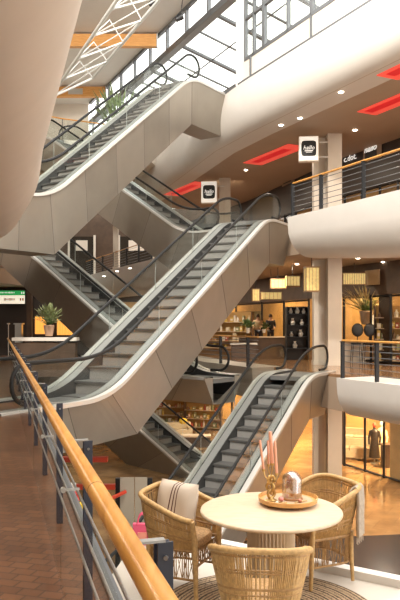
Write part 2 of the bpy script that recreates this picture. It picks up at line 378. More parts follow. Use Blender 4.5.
railing('wood-topped railing with black posts along the upper right gallery, beside the hanging sign', RP[1:3] and [(9.1, 10), (5.22, 18), (2.95, 22.6)], ZB, [R(22.6), R(21.2), R(19.4), R(17.6), R(15.8)])
railing('wood-topped railing along the middle right gallery in front of the lit shops', [(9.1, 10), (5.22, 18), (4.1, 20.35)], ZA, [R(20.25), R(18.9), R(17.1), R(15.3)])
railing('far upper gallery railing with black posts, seen in the gap between crossing escalators', [(-.6, 32.3), (-2.78, 38.3), (-8.7, 52)], ZB, [(-1.6, 35), (-2.78, 38.3), (-3.65, 40.3), (-4.6, 42.5), (-5.7, 45), (-6.8, 47.6), (-8.0, 50.4)])
railing('middle level railing beyond the lower right escalator, partly behind its glass', [(2.0, 24.9), (.2, 28.6), (-1.4, 33.5)], ZA, [(1.7, 25.5), (.75, 27.5), (-.3, 30.4)])
# ---------------------------------------------------------------- left galleries (the camera stands on the middle one)
def LX(x0, D): return (x0 - .2926 * D, D)
LB = [(-12, 19.5), (-8, 19.0), (-5.9, 17.9), (-4.55, 16.4), (-3.72, 15.0), (-2.95, 12.8), LX(.73, 11), LX(.73, 6), LX(.73, -1), LX(.73, -8)]
prL = bulge(ZB, 1.75, .95, up=0, k=12, back=1.2)
prL[0:3] = [(1.2, ZB + .0), (.03, ZB + .0), (0, ZB - .06)]
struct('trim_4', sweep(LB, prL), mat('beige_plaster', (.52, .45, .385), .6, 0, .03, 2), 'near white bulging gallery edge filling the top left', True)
def flat(name, pts, z0, z1, m, lab=None):
    mb = MB(); mb.prism([V((x, y, z0)) for x, y in pts], (0, 0, z1 - z0)); return struct(name, mb, m, lab)
inner = [(p.x, p.y) for p in offpath(LB, 1.15)]
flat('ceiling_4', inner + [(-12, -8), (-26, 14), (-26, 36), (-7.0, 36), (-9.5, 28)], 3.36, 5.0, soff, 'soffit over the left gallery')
flat('floor_middle_left', [LX(.66, -6), LX(.66, 40), (-30, 40), (-30, -6)], -.45, 0, tilebrown, 'brown mosaic tile floor beside the wooden handrail')
flat('trim_5', [(-14, 16.3), (-4.9, 16.3), (-5.6, 19.2), (-14, 19.2)], 0.0, .006, steel, 'grey metal strip across the brown floor')
MBe = MB(); a, b = V((*LX(.66, -6), 0)), V((*LX(.66, 24), 0)); MBe.prism([a + V((0, 0, -.5)), a + V((0, 0, .02)), a + V((.07, .02, .02)), a + V((.07, .02, -.5))], b - a)
struct('trim_6', MBe, frame, 'metal slab edge under the near railing')
# near railing
root = thing('gallery_railing', 'near railing with thick glossy wooden handrail sweeping from the bottom edge to the left', 'railing', (*LX(.35, 0), 0))
inv = V(root.location)
def lpt(x0, D, z): return V((*LX(x0, D), z)) - inv
MB().tube([lpt(.35, D, EYE - .6) for D in (-.6, 2, 5, 9, 14, 19, 25)], .033, 20).build('handrail', oak, root, True)
q = MB()
for D in (2.45, 4.9, 7.35, 9.8): q.tube([lpt(.35, D - .004, EYE - .6), lpt(.35, D + .004, EYE - .6)], .0335, 20)
q.build('handrail_joint', mat('joint_brown', (.30, .14, .05), .5), root, True)
MB().tube([lpt(.35, D, EYE - .642) for D in (-.6, 25)], .014, 8).build('under_rail', steel, root, True)
for x0, z in ((.455, .68), (.455, .54), (.455, .38)):
    MB().tube([lpt(x0, D, z) for D in (-.6, 25)], .0085, 8).build('rail_rod', steel, root, True)
e1 = V((-.2926, 1, 0)).normalized(); e2 = V((e1.y, -e1.x, 0))
D = .3
for i in range(13):
    Dp = 2.08 + 1.78 * (i - 1); base = lpt(.505, Dp, 0)
    q = MB(); q.prism([base - e2 * .024 + V((0, 0, .002)), base + e2 * .024 + V((0, 0, .002)), base + e2 * .024 + V((0, 0, .985)), base - e2 * .024 + V((0, 0, .985))], e1 * .012)
    q.prism([base - e2 * .024 + V((0, 0, .002)) + e1 * .05, base + e2 * .024 + V((0, 0, .002)) + e1 * .05, base + e2 * .024 + V((0, 0, .975)) + e1 * .05, base - e2 * .024 + V((0, 0, .975)) + e1 * .05], e1 * .012)
    p = q.build('post', navy, root)
    b = MB()
    for zz in (.94,): b.lathe([(.001, -.004), (.007, -.004), (.007, .004), (.001, .004)], base + V((0, 0, zz)) - e1 * .004, 12, 0, Matrix.Rotation(math.pi / 2, 3, 'X'))
    b.build('bolt', steel, p, True)
    b = MB(); c = base - e2 * .085; b.prism([c - e2 * .04 + V((0, 0, .985)), c + e2 * .085 + V((0, 0, .985)), c + e2 * .085 + V((0, 0, .993)), c - e2 * .04 + V((0, 0, .993))], e1 * .03)
    b.build('bracket', mat('bracket_grey', (.35, .35, .34), .4, .5), root)
    b = MB()
    for zz in (.72,):
        c = base - e2 * .09 + V((0, 0, zz)); b.box(c, (.08, .012, .012), math.atan2(e2.y, e2.x)); b.tube([c - e2 * .05 - e1 * .02, c - e2 * .05 + e1 * .02], .014, 10)
    b.build('glass_clamp', steel, root, True)
for i in range(7):
    a = 1.0 + 3.2 * (i - 1); q = MB(); q.prism([lpt(.375, a + .02, .06), lpt(.375, a + 3.16, .06), lpt(.375, a + 3.16, .765), lpt(.375, a + .02, .765)], e2 * .012)
    q.build('glass_panel', glass2, root)
# ---------------------------------------------------------------- top level: windows, skylight, roof
def slabwall(name, pxs, off, z0, z1, m, lab, th=.12):
    mb = MB(); pts = [V((*(RX(p, off))[:2], 0)) for p in pxs]
    for a, b in zip(pts, pts[1:]):
        mb.prism([a + V((0, 0, z0)), b + V((0, 0, z0)), b + V((0, 0, z1)), a + V((0, 0, z1))], N2 * th)
    return struct(name, mb, m, lab)
slabwall('wall_top', [243, 420, 640], .12, ZC + .02, ZC + .80, cream, 'pale panel below the top windows')
slabwall('trim_7', [205, 243, 420, 640], .04, ZC - .0, ZC + .10, frame, 'dark grey line under the pale panels')
for px in (250, 310.5, 372):
    p = RX(px, .05); q = MB(); q.prism([p + V((0, 0, ZC)), p + T2 * .05 + V((0, 0, ZC)), p + T2 * .05 + V((0, 0, ZC + .82)), p + V((0, 0, ZC + .82))], N2 * .08); struct('trim_8', q, frame)
win = MB(); zs = ZC + .80
def frm(mb, a, b, w=.12, dpt=.12):
    a, b = V(a), V(b); t = (b - a).normalized(); s = t.cross(N2).normalized() * w / 2
    mb.prism([a - s, a + s, b + s, b - s], N2 * dpt)
ends = [RX(244.5, .1), RX(253, .1), RX(263, .1), RX(287, .1), RX(311, .1), RX(341, .1), RX(372, .1), RX(440, .1)]
for i, p in enumerate(ends): frm(win, p + V((0, 0, zs)), p + V((0, 0, 17)), .17 if i in (2, 4, 6) else .09)
for z, wd in ((zs + .05, .12), (ZC + 2.35, .09), (ZC + 3.9, .09), (ZC + 5.4, .09)): frm(win, ends[0] + V((0, 0, z)), ends[-1] + V((0, 0, z)), wd)
struct('window_1', win, frame, 'dark framed windows of the top level')
q = MB(); q.prism([ends[0] + V((0, 0, zs)) + N2 * .06, ends[-1] + V((0, 0, zs)) + N2 * .06, ends[-1] + V((0, 0, 17)) + N2 * .06, ends[0] + V((0, 0, 17)) + N2 * .06], N2 * .01); struct('window_2', q, glass2, 'panes of the top level windows')
def column(px0, px1, py, D, z0, z1, label, m=cream):
    a = atd(px0, py, D); b = atd(px1, py, D); w = (b - a).length; r = thing('column', label, 'column', (a.x + w / 2, D + w / 2, z0))
    q = MB(); q.box((0, 0, (z1 - z0) / 2), (w, w, z1 - z0)); q.build('shaft', m, r)
    q = MB(); q.box((0, 0, .08), (w + .05, w + .05, .16)); q.build('base', joint if z0 < 0 else m, r); return r
column(236.5, 247.5, 50, 25.9, ZC, 17, 'white square column at top beside the dark framed windows', white)
colm = mat('column_paint', (.62, .56, .48), .5, 0, .03, 2)
for z0, z1, nm in ((ZB, 8.76, 'on the upper gallery behind the hanging sign'), (ZA, 4.06, 'on the middle level beside the glowing lantern'), (ZG, -1.14, 'rising from the shiny floor below the gallery edge')):
    column(328, 342, 200, 26, z0, z1, 'right column of the pale pair ' + nm, colm)
    column(314, 325.5, 200, 26.6, z0, z1, 'left column of the pale pair ' + nm, colm)
column(219.5, 230.5, 200, 34, ZB, 8.76, 'pale column behind the top of the middle escalator', colm)
column(113, 118, 240, 45, ZB, 8.76, 'cream column behind the far upper gallery railing', colm)
# roof: edge beam, clerestory, purlins, ceiling, beams
BLp = [V((4.6, 21, 0)), V((.83, 28.7, 0)), V((-1.7, 34, 0)), V((-5.2, 41.3, 0)), V((-7.4, 46, 0))]
bt = (BLp[-1] - BLp[0]).normalized(); bn = V((-bt.y, bt.x, 0)); bn = -bn if bn.x < 0 else bn
q = MB(); q.prism([BLp[0] + V((0, 0, 14.8)), BLp[0] + V((0, 0, 15.1)), BLp[0] + V((0, 0, 15.1)) + bn * .35, BLp[0] + V((0, 0, 14.8)) + bn * .35], BLp[-1] - BLp[0])
q.prism([BLp[0] + V((0, 0, 16.15)), BLp[0] + V((0, 0, 16.3)), BLp[0] + V((0, 0, 16.3)) + bn * .15, BLp[0] + V((0, 0, 16.15)) + bn * .15], BLp[-1] - BLp[0])
struct('trim_9', q, frame, 'grey skylight edge beam')
L = (BLp[-1] - BLp[0]).length; q = MB()
for k in range(12):
    p = BLp[0] + bt * (L * (k + .3) / 12); q.box(p + bn * .1 + V((0, 0, 15.65)), (.12, .16, 1.1), math.atan2(bt.y, bt.x))
struct('window_3', q, frame, 'dark posts of the glazed strip between ceiling and skylight')
q = MB()
for k in range(15):
    p = BLp[0] + bt * (L * (k + .2) / 15) + V((0, 0, 15.0)); e = p + bn * 5.5 + V((0, 0, -1.5))
    q.tube([p, e], .11 if k % 2 else .06, 6)
for f in (.35, .7, 1): a = BLp[0] + bn * 5.5 * f + V((0, 0, 15 - 1.5 * f)); q.tube([a, a + bt * L], .035, 6)
struct('window_4', q, frame, 'sloping skylight bars against the bright sky')
q = MB(); q.prism([BLp[0] + V((0, 0, 15.08)), BLp[0] + V((0, 0, 15.10)), BLp[0] + bn * 5.5 + V((0, 0, 13.6)), BLp[0] + bn * 5.5 + V((0, 0, 13.58))], bt * L); struct('window_5', q, glass2, 'skylight glass')
c0 = BLp[0] + bt * (L * .28)
flat('ceiling_roof', [(c0.x, c0.y), (BLp[-1].x, BLp[-1].y + .5), (-28, 46.5), (-28, c0.y)], 16.3, 16.5, white, 'white roof ceiling')
for y, n in ((35.0, 'front'), (42.8, 'rear')):
    r = thing('roof_beam', 'orange laminated timber beam under the white roof, ' + ('the nearer and higher one' if n == 'front' else 'the farther and lower one'), 'beam', (-16, y, 15.9))
    xe = BLp[2].x - (y - 34) * .47
    q = MB(); q.box(((xe + 16) / 2 - 0, 0, 0), (xe + 16, .3, .62)); q.build('timber', glulam, r)
    q = MB(); q.box((xe + 16, 0, 0), (.06, .34, .7)); q.box((8.9 if n == 'front' else 8.3, -.17, 0), (.9, .05, .35)); q.build('steel_plate', alu, r)
# white truss
tr = thing('roof_truss', 'white tubular steel truss hanging in front of the ceiling at top left', 'truss', (-5, 27, 11.5)); ti = V(tr.location)
A0, A1 = atd(50, 98, 30.5), atd(132, -22, 21.5); B0, B1 = atd(93, 78, 30.5), atd(188, -34, 21.5); C0, C1 = atd(118, 20, 31.5), atd(200, -60, 23)
for a, b in ((A0, A1), (B0, B1)): MB().tube([a - ti, b - ti], .065, 10).build('chord', wtube, tr, True)
MB().tube([atd(50, 98, 30.5) - ti, B0 - ti], .05, 8).build('chord', wtube, tr, True)
n = 5
for k in range(n + 1):
    t = k / n; a = A0.lerp(A1, t); b = B0.lerp(B1, t)
    if k: MB().tube([a - ti, b - ti], .036, 8).build('brace', wtube, tr, True)
    if k < n:
        a2 = A0.lerp(A1, t + 1 / n); b2 = B0.lerp(B1, t + 1 / n); m2 = (a + b2) / 2 + V((0, .5, 1.0))
        MB().tube([a - ti, b2 - ti], .022, 6).build('brace', wtube, tr, True)
        MB().tube([b - ti, m2 - ti, a2 - ti], .022, 6).build('brace', wtube, tr, True)
for (px, py, D) in ((153, 3, 28), (179, 18, 30)):
    p = atd(px, py, D); r = thing('spotlight', 'small dark spotlight on the skylight edge, ' + ('left one' if px < 160 else 'right one at the beam'), 'spotlight', p)
    q = MB(); q.lathe([(.03, -.18), (.11, -.16), (.15, .16), (.13, .18), (.03, .17)], (0, 0, 0), 14, 0, Matrix.Rotation(1.0, 3, 'Y')); q.build('housing', blackm, r, True)
    q = MB(); q.tube([(0, 0, 0), (.1, .1, .35), (.15, .2, .9)], .02, 6); q.build('bracket', blackm, r, True)
# far side of the top level
q = MB(); q.box((-18, 46.5, 13.4), (21, .2, 5.9)); struct('wall_back', q, cream, 'cream wall behind the top level')
q = MB(); q.box((-12, 54, 3.0), (30, .2, 15)); struct('wall_far', q, dark2, 'dark brown far wall behind the upper gallery')
q = MB(); q.box((-7.5, 53.6, 1.6), (14, .1, 3.2)); struct('wall_far_shop', q, mat('shop_wall_amber', (.66, .44, .18), .6, 0, .15, 2))
q = MB(); q.box((-6, -9, 6.2), (42, .2, 21.6)); struct('wall_behind', q, cream, 'wall behind the viewer')
q = MB(); q.box((-27, 22, 6.2), (.2, 63, 21.6)); struct('wall_left_outer', q, cream, 'outer left wall')
flat('ceiling_left_roof', [(-27, -9), (-8.5, -9), (-8.5, 28), (-27, 28)], 16.3, 16.5, white)
flat('floor_upper_left', [(-5.3, 20.9), (-4.3, 23.5), (-12, 25), (-12, 20.2)], 4.85, ZB, cream)
for x0, x1, nm in ((-10.2, -8.2, 'left'), (-6.3, -3.6, 'right')):
    r = thing('shop_window', 'dark shop window behind the far upper railing, ' + nm + ' of the cream column', 'shop window', ((x0 + x1) / 2, 53.75, ZB)); wd = x1 - x0
    q = MB(); q.box((0, 0, 1.7), (wd, .1, 3.0)); q.build('pane', mat('shop_black', (.03, .025, .02), .15), r)
    for sx in (-1, 1): q = MB(); q.box((sx * wd / 2, -.05, 1.7), (.15, .2, 3.2)); q.build('upright', cream, r)
    q = MB(); q.box((0, -.08, 2.5), (wd * .45, .06, .8)); q.build('poster', tan_ if False else cream, r)
flat('floor_top_left', [(-28, 33.5), (-6.6, 33.5), (-2.8, 34.4), (-1.5, 42), (4, 48), (-28, 48)], ZC - .5, ZC, cream)
q = MB()
for k in range(11): q.box((-7.2 + k * 1.15, 46.5, 12.9), (.08, .1, 4.8))
for z in (11.6, 13.0, 14.4): q.box((-1.5, 46.5, z), (11.5, .08, .07))
struct('window_6', q, frame, 'thin mullions of the glazed end wall')
q = MB()
for x in (-1.2, 1.6): q.tube([(x, 38, ZC), (x, 38, 13.4), (x - .9, 37.7, 14.4)], .07, 8)
struct('trim_10', q, cream, 'slim posts by the glazed end wall')
# glass balustrade on the top level beside the escalator
r = thing('glass_balustrade', 'glass balustrade with wooden rail at top left behind the escalator', 'balustrade', (-7.8, 31, ZC))
for a, b in (((-9.6, 31.6), (-6.7, 33.6)), ((-6.7, 33.6), (-2.6, 35.6))):
    a, b = V((*a, 0)) - V((-7.8, 31, 0)), V((*b, 0)) - V((-7.8, 31, 0)); MB().prism([a, b, b + V((0, 0, 1.0)), a + V((0, 0, 1.0))], (0, .012, 0)).build('glass_panel', glass2, r)
    MB().tube([a + V((0, 0, 1.05)), b + V((0, 0, 1.05))], .035, 8).build('handrail', oak, r, True)
    for t in (0, .5, 1): p = a.lerp(b, t); MB().tube([p, p + V((0, 0, 1.03))], .02, 6).build('post', frame, r, True)
# ---------------------------------------------------------------- soffit lamps
def redpanel(px, py, z, la, wd, label):
    c = at(px, py, z); r = thing('recessed_light', label, 'light', (c.x, c.y, z - .012), math.atan2(T2.y, T2.x))
    q = MB(); q.box((0, 0, 0), (la, wd, .02)); q.build('panel', redl, r)
    q = MB(); q.box((.15, .08, -.012), (la * .72, wd * .42, .012)); q.build('inner_panel', redd, r)
redpanel(274, 155, 8.75, 3.6, .95, 'glowing red ceiling recess left of the hanging sign by the pale column pair')
redpanel(391, 103, 8.75, 2.4, .8, 'glowing red ceiling recess at right edge above the upper gallery railing')
redpanel(420, 62, 8.75, 2.6, .8, 'sliver of red ceiling recess at the right edge, the topmost one')
redpanel(186, 189, 8.75, 4.0, .9, 'distant red ceiling recess left of the far hanging sign')
redpanel(399, 253, 4.04, 2.2, .5, 'pinkish ceiling light panel at right edge below the upper gallery')
DL = [(341, 92, 8.75), (281, 125, 8.75), (355, 130, 8.75), (300, 118, 8.75), (246, 170, 8.75), (383, 262, 4.04), (358, 258, 4.04), (130, 268, 4.04), (104, 276, 4.04), (117, 271, 4.04), (297, 264, 4.04)]
for i, (px, py, z) in enumerate(DL):
    c = at(px, py, z); q = MB(); q.lathe([(.001, 0), (.07, 0), (.08, -.01), (.06, -.02), (.001, -.015)], (0, 0, 0), 16)
    o = q.build('downlight', lightw, None, True); o.location = (c.x, c.y, z - .005)
    tag(o, 'small round white downlight set in the ' + ('tan ceiling over the upper gallery' if z > 5 else 'tan ceiling over the middle gallery'), 'light', 'downlights of the upper gallery ceiling' if z > 5 else 'downlights of the middle gallery ceiling')
# ---------------------------------------------------------------- hanging signs
def sign(px0, px1, py0, py1, D, label):
    a = atd(px0, py1, D); b = atd(px1, py0, D); w, h = b.x - a.x, b.z - a.z; r = thing('hanging_sign', label, 'sign', ((a.x + b.x) / 2, D, a.z), -.10)
    q = MB(); q.box((0, .16, h / 2), (w, .30, h)); q.build('housing', cream, r)
    q = MB(); q.box((0, -.005, h / 2), (w * .94, .03, h * .94)); q.build('face', mat('sign_white', (.9, .88, .82), .5, emit=.45, ecol=(1, .95, .85)), r)
    bl = []
    for k in range(28):
        t = 2 * math.pi * k / 28; e = .34; bl.append(V((w * .38 * (abs(math.cos(t)) ** e) * (1 if math.cos(t) >= 0 else -1), -.03, h / 2 + h * .31 * (abs(math.sin(t)) ** e) * (1 if math.sin(t) >= 0 else -1))))
    MB().prism(bl, (0, .015, 0)).build('badge', blackm, r)
    wl = mat('letter_white', (.95, .95, .92), .5, emit=.6, ecol=(1, .97, .9))
    text_mesh('lettering', 'hallo', w * .30, wl, r, facing((0, -.045, h * .52), (1, 0, 0)), .006, .25)
    q = MB(); q.box((0, -.04, h * .40), (w * .42, .01, h * .03)); q.box((0, -.04, h * .345), (w * .3, .01, h * .02)); q.build('small_print', wl, r)
    q = MB(); q.tube([(w / 2, .2, h * .8), (w / 2 + .35, .2, h * .8)], .03, 8); q.tube([(w / 2, .2, h * .2), (w / 2 + .35, .2, h * .2)], .03, 8); q.build('bracket', alu, r, True)
    return r
sign(299, 318.5, 136, 161, 25.3, 'white square hanging sign with black badge reading hallo beside the pale column pair')
sign(201, 217, 181, 203, 33, 'white hanging sign with black badge behind the top of the middle escalator')
# ---------------------------------------------------------------- shops along the right-hand side
def along(P, off, z0, z1, m, name, lab, th=.15):
    a = offpath(P, off); b = offpath(P, off + th); mb = MB()
    rows = [[p + V((0, 0, z0)), p + V((0, 0, z1)), q + V((0, 0, z1)), q + V((0, 0, z0))] for p, q in zip(a, b)]
    mb.grid(rows, 0, True); return struct(name, mb, m, lab)
tan = mat('shop_wall_tan', (.50, .36, .20), .6, 0, .12, 2)
tanl = mat('shop_wall_amber2', (.46, .28, .10), .6, 0, .15, 2)
along(RP, 6, 7.15, 8.75, dark, 'wall_right_upper', 'dark band above the upper shops')
along(RP, 10, ZB, 8.75, tan, 'wall_right_upper_back', 'back wall of the upper shops')
along(RP, 6, 2.75, 4.05, dark2, 'wall_right_middle', 'brown band above the middle shops')
along(RP, 9.5, ZA, 4.05, tanl, 'wall_right_middle_back', 'amber back wall of the middle shops')
along(RP, 6, -1.75, -1.14, dark2, 'wall_right_ground', 'dark band above the ground floor shops')
along(RP, 9.5, ZG, -1.14, tanl, 'wall_right_ground_back', 'amber back wall of the ground floor shops')
def RPX(px, off, z=0):                    # point on an offset of the bent gallery line, seen at column px
    P = offpath(RP, off)
    for a, b in zip(P, P[1:]):
        fa = HX + F * a.x / a.y; fb = HX + F * b.x / b.y
        if min(fa, fb) <= px <= max(fa, fb):
            t = (px - fa) / (fb - fa)
            for _ in range(12):
                c = a.lerp(b, t); g = HX + F * c.x / c.y; t += (px - g) / (fb - fa)
            c = a.lerp(b, t); return V((c.x, c.y, z))
    return V((*P[0][:2], z))
# shop fronts: black uprights, rails and glass panes between given columns
def front(name, pxs, z0, z1, label, m=blackm, fw=.09, glassy=True):
    r = thing(name, label, 'shop front', RPX(pxs[0], 6, z0)); iv = V(r.location)
    P = [RPX(p, 6) for p in pxs]
    for p in P: q = MB(); q.box(p - iv + V((0, 0, (z0 + z1) / 2)), (fw, fw, z1 - z0), 1.1); q.build('upright', m, r)
    for z in (z0 + .06, z1 - .06):
        q = MB(); q.tube([p - iv + V((0, 0, z)) for p in P], fw / 2, 4); q.build('crossbar', m, r)
    if glassy:
        for a, b in zip(P, P[1:]):
            q = MB(); q.prism([a - iv + V((0, 0, z0 + .1)), b - iv + V((0, 0, z0 + .1)), b - iv + V((0, 0, z1 - .1)), a - iv + V((0, 0, z1 - .1))], (.01, .01, 0)); q.build('pane', glass2, r)
    return r
front('storefront', [252, 262, 285, 296, 312, 345, 362, 380, 398, 425], ZB, 7.15, 'dark shop window frames along the upper right gallery')
front('storefront', [344, 371, 391, 430], ZA, 2.75, 'black shop window frame with dried bouquet behind on the middle right level')
front('storefront', [216, 236, 262, 284, 309], ZA, 2.75, 'black framed open shop front left of the column pair on the middle level')
front('storefront', [344.5, 365, 384, 430], ZG, -1.75, 'black framed glass front of the amber shop at lower right')
front('storefront', [140, 160, 184, 206, 232, 262], ZG, -1.75, 'black framed glass front of the yellow lit shop seen under the middle escalator')
0 and front('storefront', [86, 98, 110, 124, 140, 156], ZB, 7.15, 'dark shop windows behind the far upper gallery railing')
def panel(px0, px1, off, z0, z1, m, name, label, cat, th=.06):
    a = RPX(px0, off); b = RPX(px1, off); o = MB()
    o.prism([a + V((0, 0, z0)), b + V((0, 0, z0)), b + V((0, 0, z1)), a + V((0, 0, z1))], N2 * -th); ob = o.build(name, m, None, loc=(a.x, a.y, z0)); return tag(ob, label, cat)
def rz(px, py, off): c = RPX(px, off); return EYE - (py - HY) / F * c.y
# opaque shop wall pieces
for i, (a, b, z0, z1) in enumerate(((391, 470, ZG, -1.75), (337, 344, ZG, -1.75), (380, 392, ZA, 2.75), (285, 296, ZB, 7.15))):
    o = panel(a, b, 6.1, z0, z1, (tan if i == 0 else dark2), 'wall_pier', None, None); tag(o, kind='structure')
# signs on the upper dark band
def badge(px0, px1, py0, py1, label):
    a, b = RPX(px0, 5.93), RPX(px1, 5.93); c = (a + b) / 2; z1, z0 = EYE - (py0 - HY) / F * c.y, EYE - (py1 - HY) / F * c.y; t = (b - a); w = t.length; h = z1 - z0
    r = thing('shop_sign', label, 'sign', (c.x, c.y, z0)); M = facing((0, 0, h / 2), t)
    q = MB(); q.box((0, 0, -.02), (w, h, .04)); o = q.build('backboard', mat('sign_brown', (.34, .25, .18), .5), r); o.data.transform(M)
    q = MB(); q.box((-w * .05, 0, .01), (w * .62, h * .8, .03)); o = q.build('badge', blackm, r); o.data.transform(M)
    text_mesh('lettering', 'hallo', h * .42, MATS['letter_white'], r, M @ Matrix.Translation((-w * .05, 0, .04)), .012, .25)
badge(363, 381, 136, 160, 'shop sign with white hallo lettering on the dark band at upper right')
badge(282, 294, 168, 184, 'smaller shop sign with white hallo lettering on the dark band left of the pale columns')
c = RPX(350, 5.95); r = thing('shop_lettering', 'small white word dot on the dark band just right of the pale columns', 'lettering', (c.x, c.y, EYE + (HY - 158) / F * c.y))
text_mesh('letters', 'c.dot.', .38, MATS['letter_white'], r, facing((0, -.03, 0), -T2), .01)
# middle level lanterns and lit boxes
def lanternbox(px0, px1, py0, py1, D, label, ribs=4, depth=None):
    a = atd(px0, py1, D); b = atd(px1, py0, D); w, h = b.x - a.x, b.z - a.z; dp = depth or min(w, .5)
    r = thing('lantern', label, 'lantern', ((a.x + b.x) / 2, D + dp / 2, a.z))
    q = MB(); q.box((0, 0, h / 2), (w * .94, dp * .94, h * .94)); q.build('paper_shade', lantern, r)
    for sx in (-1, 1):
        for sy in (-1, 1): q = MB(); q.box((sx * w / 2, sy * dp / 2, h / 2), (.035, .035, h)); q.build('corner_post', mat('lantern_wood', (.30, .17, .07), .5), r)
    q = MB()
    for z in (0, h): q.box((0, 0, z), (w + .03, dp + .03, .035))
    for k in range(1, ribs): q.box((-w / 2 + w * k / ribs, -dp / 2, h / 2), (.012, .012, h))
    q.build('frame', MATS['lantern_wood'], r)
    q = MB(); q.tube([(0, 0, h), (0, 0, max(h + .05, 4.05 - a.z))], .012, 6); q.build('cord', blackm, r)
    return r
lanternbox(306, 319.5, 267, 291, 24, 'large glowing paper lantern cube hanging left of the pale columns')
lanternbox(252.5, 259.5, 289, 301, 31, 'small glowing lantern cube over the plants left of the long lamp')
lanternbox(261, 282, 292, 299.5, 31, 'long low glowing lantern box over the shop counter', 5)
lanternbox(271, 286, 279, 288, 30, 'wooden framed wide lantern with amber paper, left one of the high pair', 4)
lanternbox(287, 300, 276, 286, 28.5, 'wooden framed wide lantern with amber paper, right one of the high pair', 4)
lanternbox(343, 366, 273, 284.5, 28.0, 'ribbed amber light box on the header right of the pale columns', 10, .1)
panel(366, 380, 5.9, rz(373, 285, 5.9), rz(373, 270, 5.9), tan, 'header_panel', 'plain tan panel right of the ribbed amber light box', 'panel')
# shop interior furniture, middle level left part
def person(x, y, z, rz_, label, top, hair, h=1.68):
    r = thing('person', label, 'person', (x, y, z), rz_)
    def skin(name, vs, es, rad, m, root=0, sub=1):
        me = bpy.data.meshes.new(name); me.from_pydata(vs, es, []); me.update()
        o = bpy.data.objects.new(name, me); COL.objects.link(o)
        sk = o.modifiers.new('s', 'SKIN'); su = o.modifiers.new('u', 'SUBSURF'); su.levels = su.render_levels = sub
        for i, q in enumerate(rad): me.skin_vertices[0].data[i].radius = q if isinstance(q, tuple) else (q, q)
        me.skin_vertices[0].data[root].use_root = True
        dg = bpy.context.evaluated_depsgraph_get(); nm = bpy.data.meshes.new_from_object(o.evaluated_get(dg)); bpy.data.objects.remove(o, do_unlink=True)
        nm.materials.clear(); nm.materials.append(m)
        for p in nm.polygons: p.use_smooth = True
        o = bpy.data.objects.new(name, nm); COL.objects.link(o); o.parent = r; return o
    k = h / 1.68
    vs = [(0, 0, .92), (0, 0, 1.12), (0, 0, 1.34), (0, 0, 1.44), (0, .01, 1.54), (0, .02, 1.62),
          (.17, 0, 1.36), (.22, .04, 1.10), (.16, .24, 1.02), (.12, .34, 1.03), (-.17, 0, 1.36), (-.22, .04, 1.10), (-.16, .24, 1.02), (-.12, .34, 1.03),
          (.09, 0, .86), (.10, .02, .48), (.10, 0, .08), (.10, .12, .03), (-.09, 0, .86), (-.10, .02, .48), (-.10, 0, .08), (-.10, .12, .03)]
    es = [(0, 1), (1, 2), (2, 3), (3, 4), (4, 5), (2, 6), (6, 7), (7, 8), (8, 9), (2, 10), (10, 11), (11, 12), (12, 13), (0, 14), (14, 15), (15, 16), (16, 17), (0, 18), (18, 19), (19, 20), (20, 21)]
    rad = [(.15, .11), (.13, .10), (.15, .10), .055, .085, .075, .06, .045, .035, .03, .06, .045, .035, .03, .085, .06, .04, .035, .085, .06, .04, .035]
    vs = [tuple(c * k for c in v) for v in vs]
    skin('body', vs, es, rad, mat('skin_tone', (.55, .33, .22), .5))
    tv = [(0, 0, .84), (0, 0, 1.12), (0, 0, 1.33), (.18, 0, 1.36), (.23, .04, 1.10), (.18, .18, 1.04), (-.18, 0, 1.36), (-.23, .04, 1.10), (-.18, .18, 1.04)]
    skin('shirt', [tuple(c * k for c in v) for v in tv], [(0, 1), (1, 2), (2, 3), (3, 4), (4, 5), (2, 6), (6, 7), (7, 8)], [(.19, .14), (.155, .125), (.17, .125), .075, .06, .05, .075, .06, .05], top)
    lv = [(0, 0, .88), (.09, 0, .84), (.10, .02, .48), (.10, 0, .10), (-.09, 0, .84), (-.10, .02, .48), (-.10, 0, .10)]
    skin('trousers', [tuple(c * k for c in v) for v in lv], [(0, 1), (1, 2), (2, 3), (0, 4), (4, 5), (5, 6)], [(.16, .125), .10, .075, .06, .10, .075, .06], navy)
    q = MB(); q.ball((0, -.015 * k, 1.60 * k), .105, 14, 0, (.92, 1.05, 1.1)); q.build('hair', hair, r, True)
    q = MB(); q.ball((0, .105 * k, 1.565 * k), .016, 6); q.ball((.035, .095 * k, 1.59 * k), .010, 6); q.ball((-.035, .095 * k, 1.59 * k), .010, 6); q.build('face_features', mat('face_dark', (.25, .12, .08), .5), r)
    return r
dk = mat('hair_dark', (.03, .02, .015), .6)
q = MB(); c = atd(262, 345, 34); q.box((c.x, 34.6, .17), (6.5, 2.4, .34), 1.1 - math.pi / 2 + .0); struct('floor_platform', q, mat('platform_wood', (.30, .18, .09), .4))
cA = atd(258, 330, 34.6); person(cA.x, 34.6, .34, math.pi * .9, 'person in a beige top with dark hair standing behind the shop counter', mat('beige_cloth', (.60, .43, .25), .8), dk)
cB = atd(270.5, 330, 34.6); person(cB.x, 34.6, .34, math.pi, 'person in black clothes standing right of the beige-clad person behind the counter', mat('black_cloth', (.02, .02, .025), .8), dk)
def tbl(name, label, cat, c, d, m, top=None, rz_=0):
    r = thing(name, label, cat, c, rz_); w, l, h = d
    q = MB(); q.box((0, 0, h - .03), (w, l, .06)); q.build('top', top or m, r)
    q = MB(); q.box((0, 0, (h - .06) / 2), (w - .1, l - .1, h - .06)); q.build('body', m, r); return r
c = atd(267, 335, 32); tbl('shop_counter', 'long wooden counter with pale top in front of the two people', 'counter', (c.x, 32, 0), (2.7, .7, .98), dark2, lwood)
c = atd(248, 338, 31); tbl('shop_counter', 'white plant counter left of the long wooden counter', 'counter', (c.x - .2, 31, 0), (1.2, .6, .70), dark2, cream)
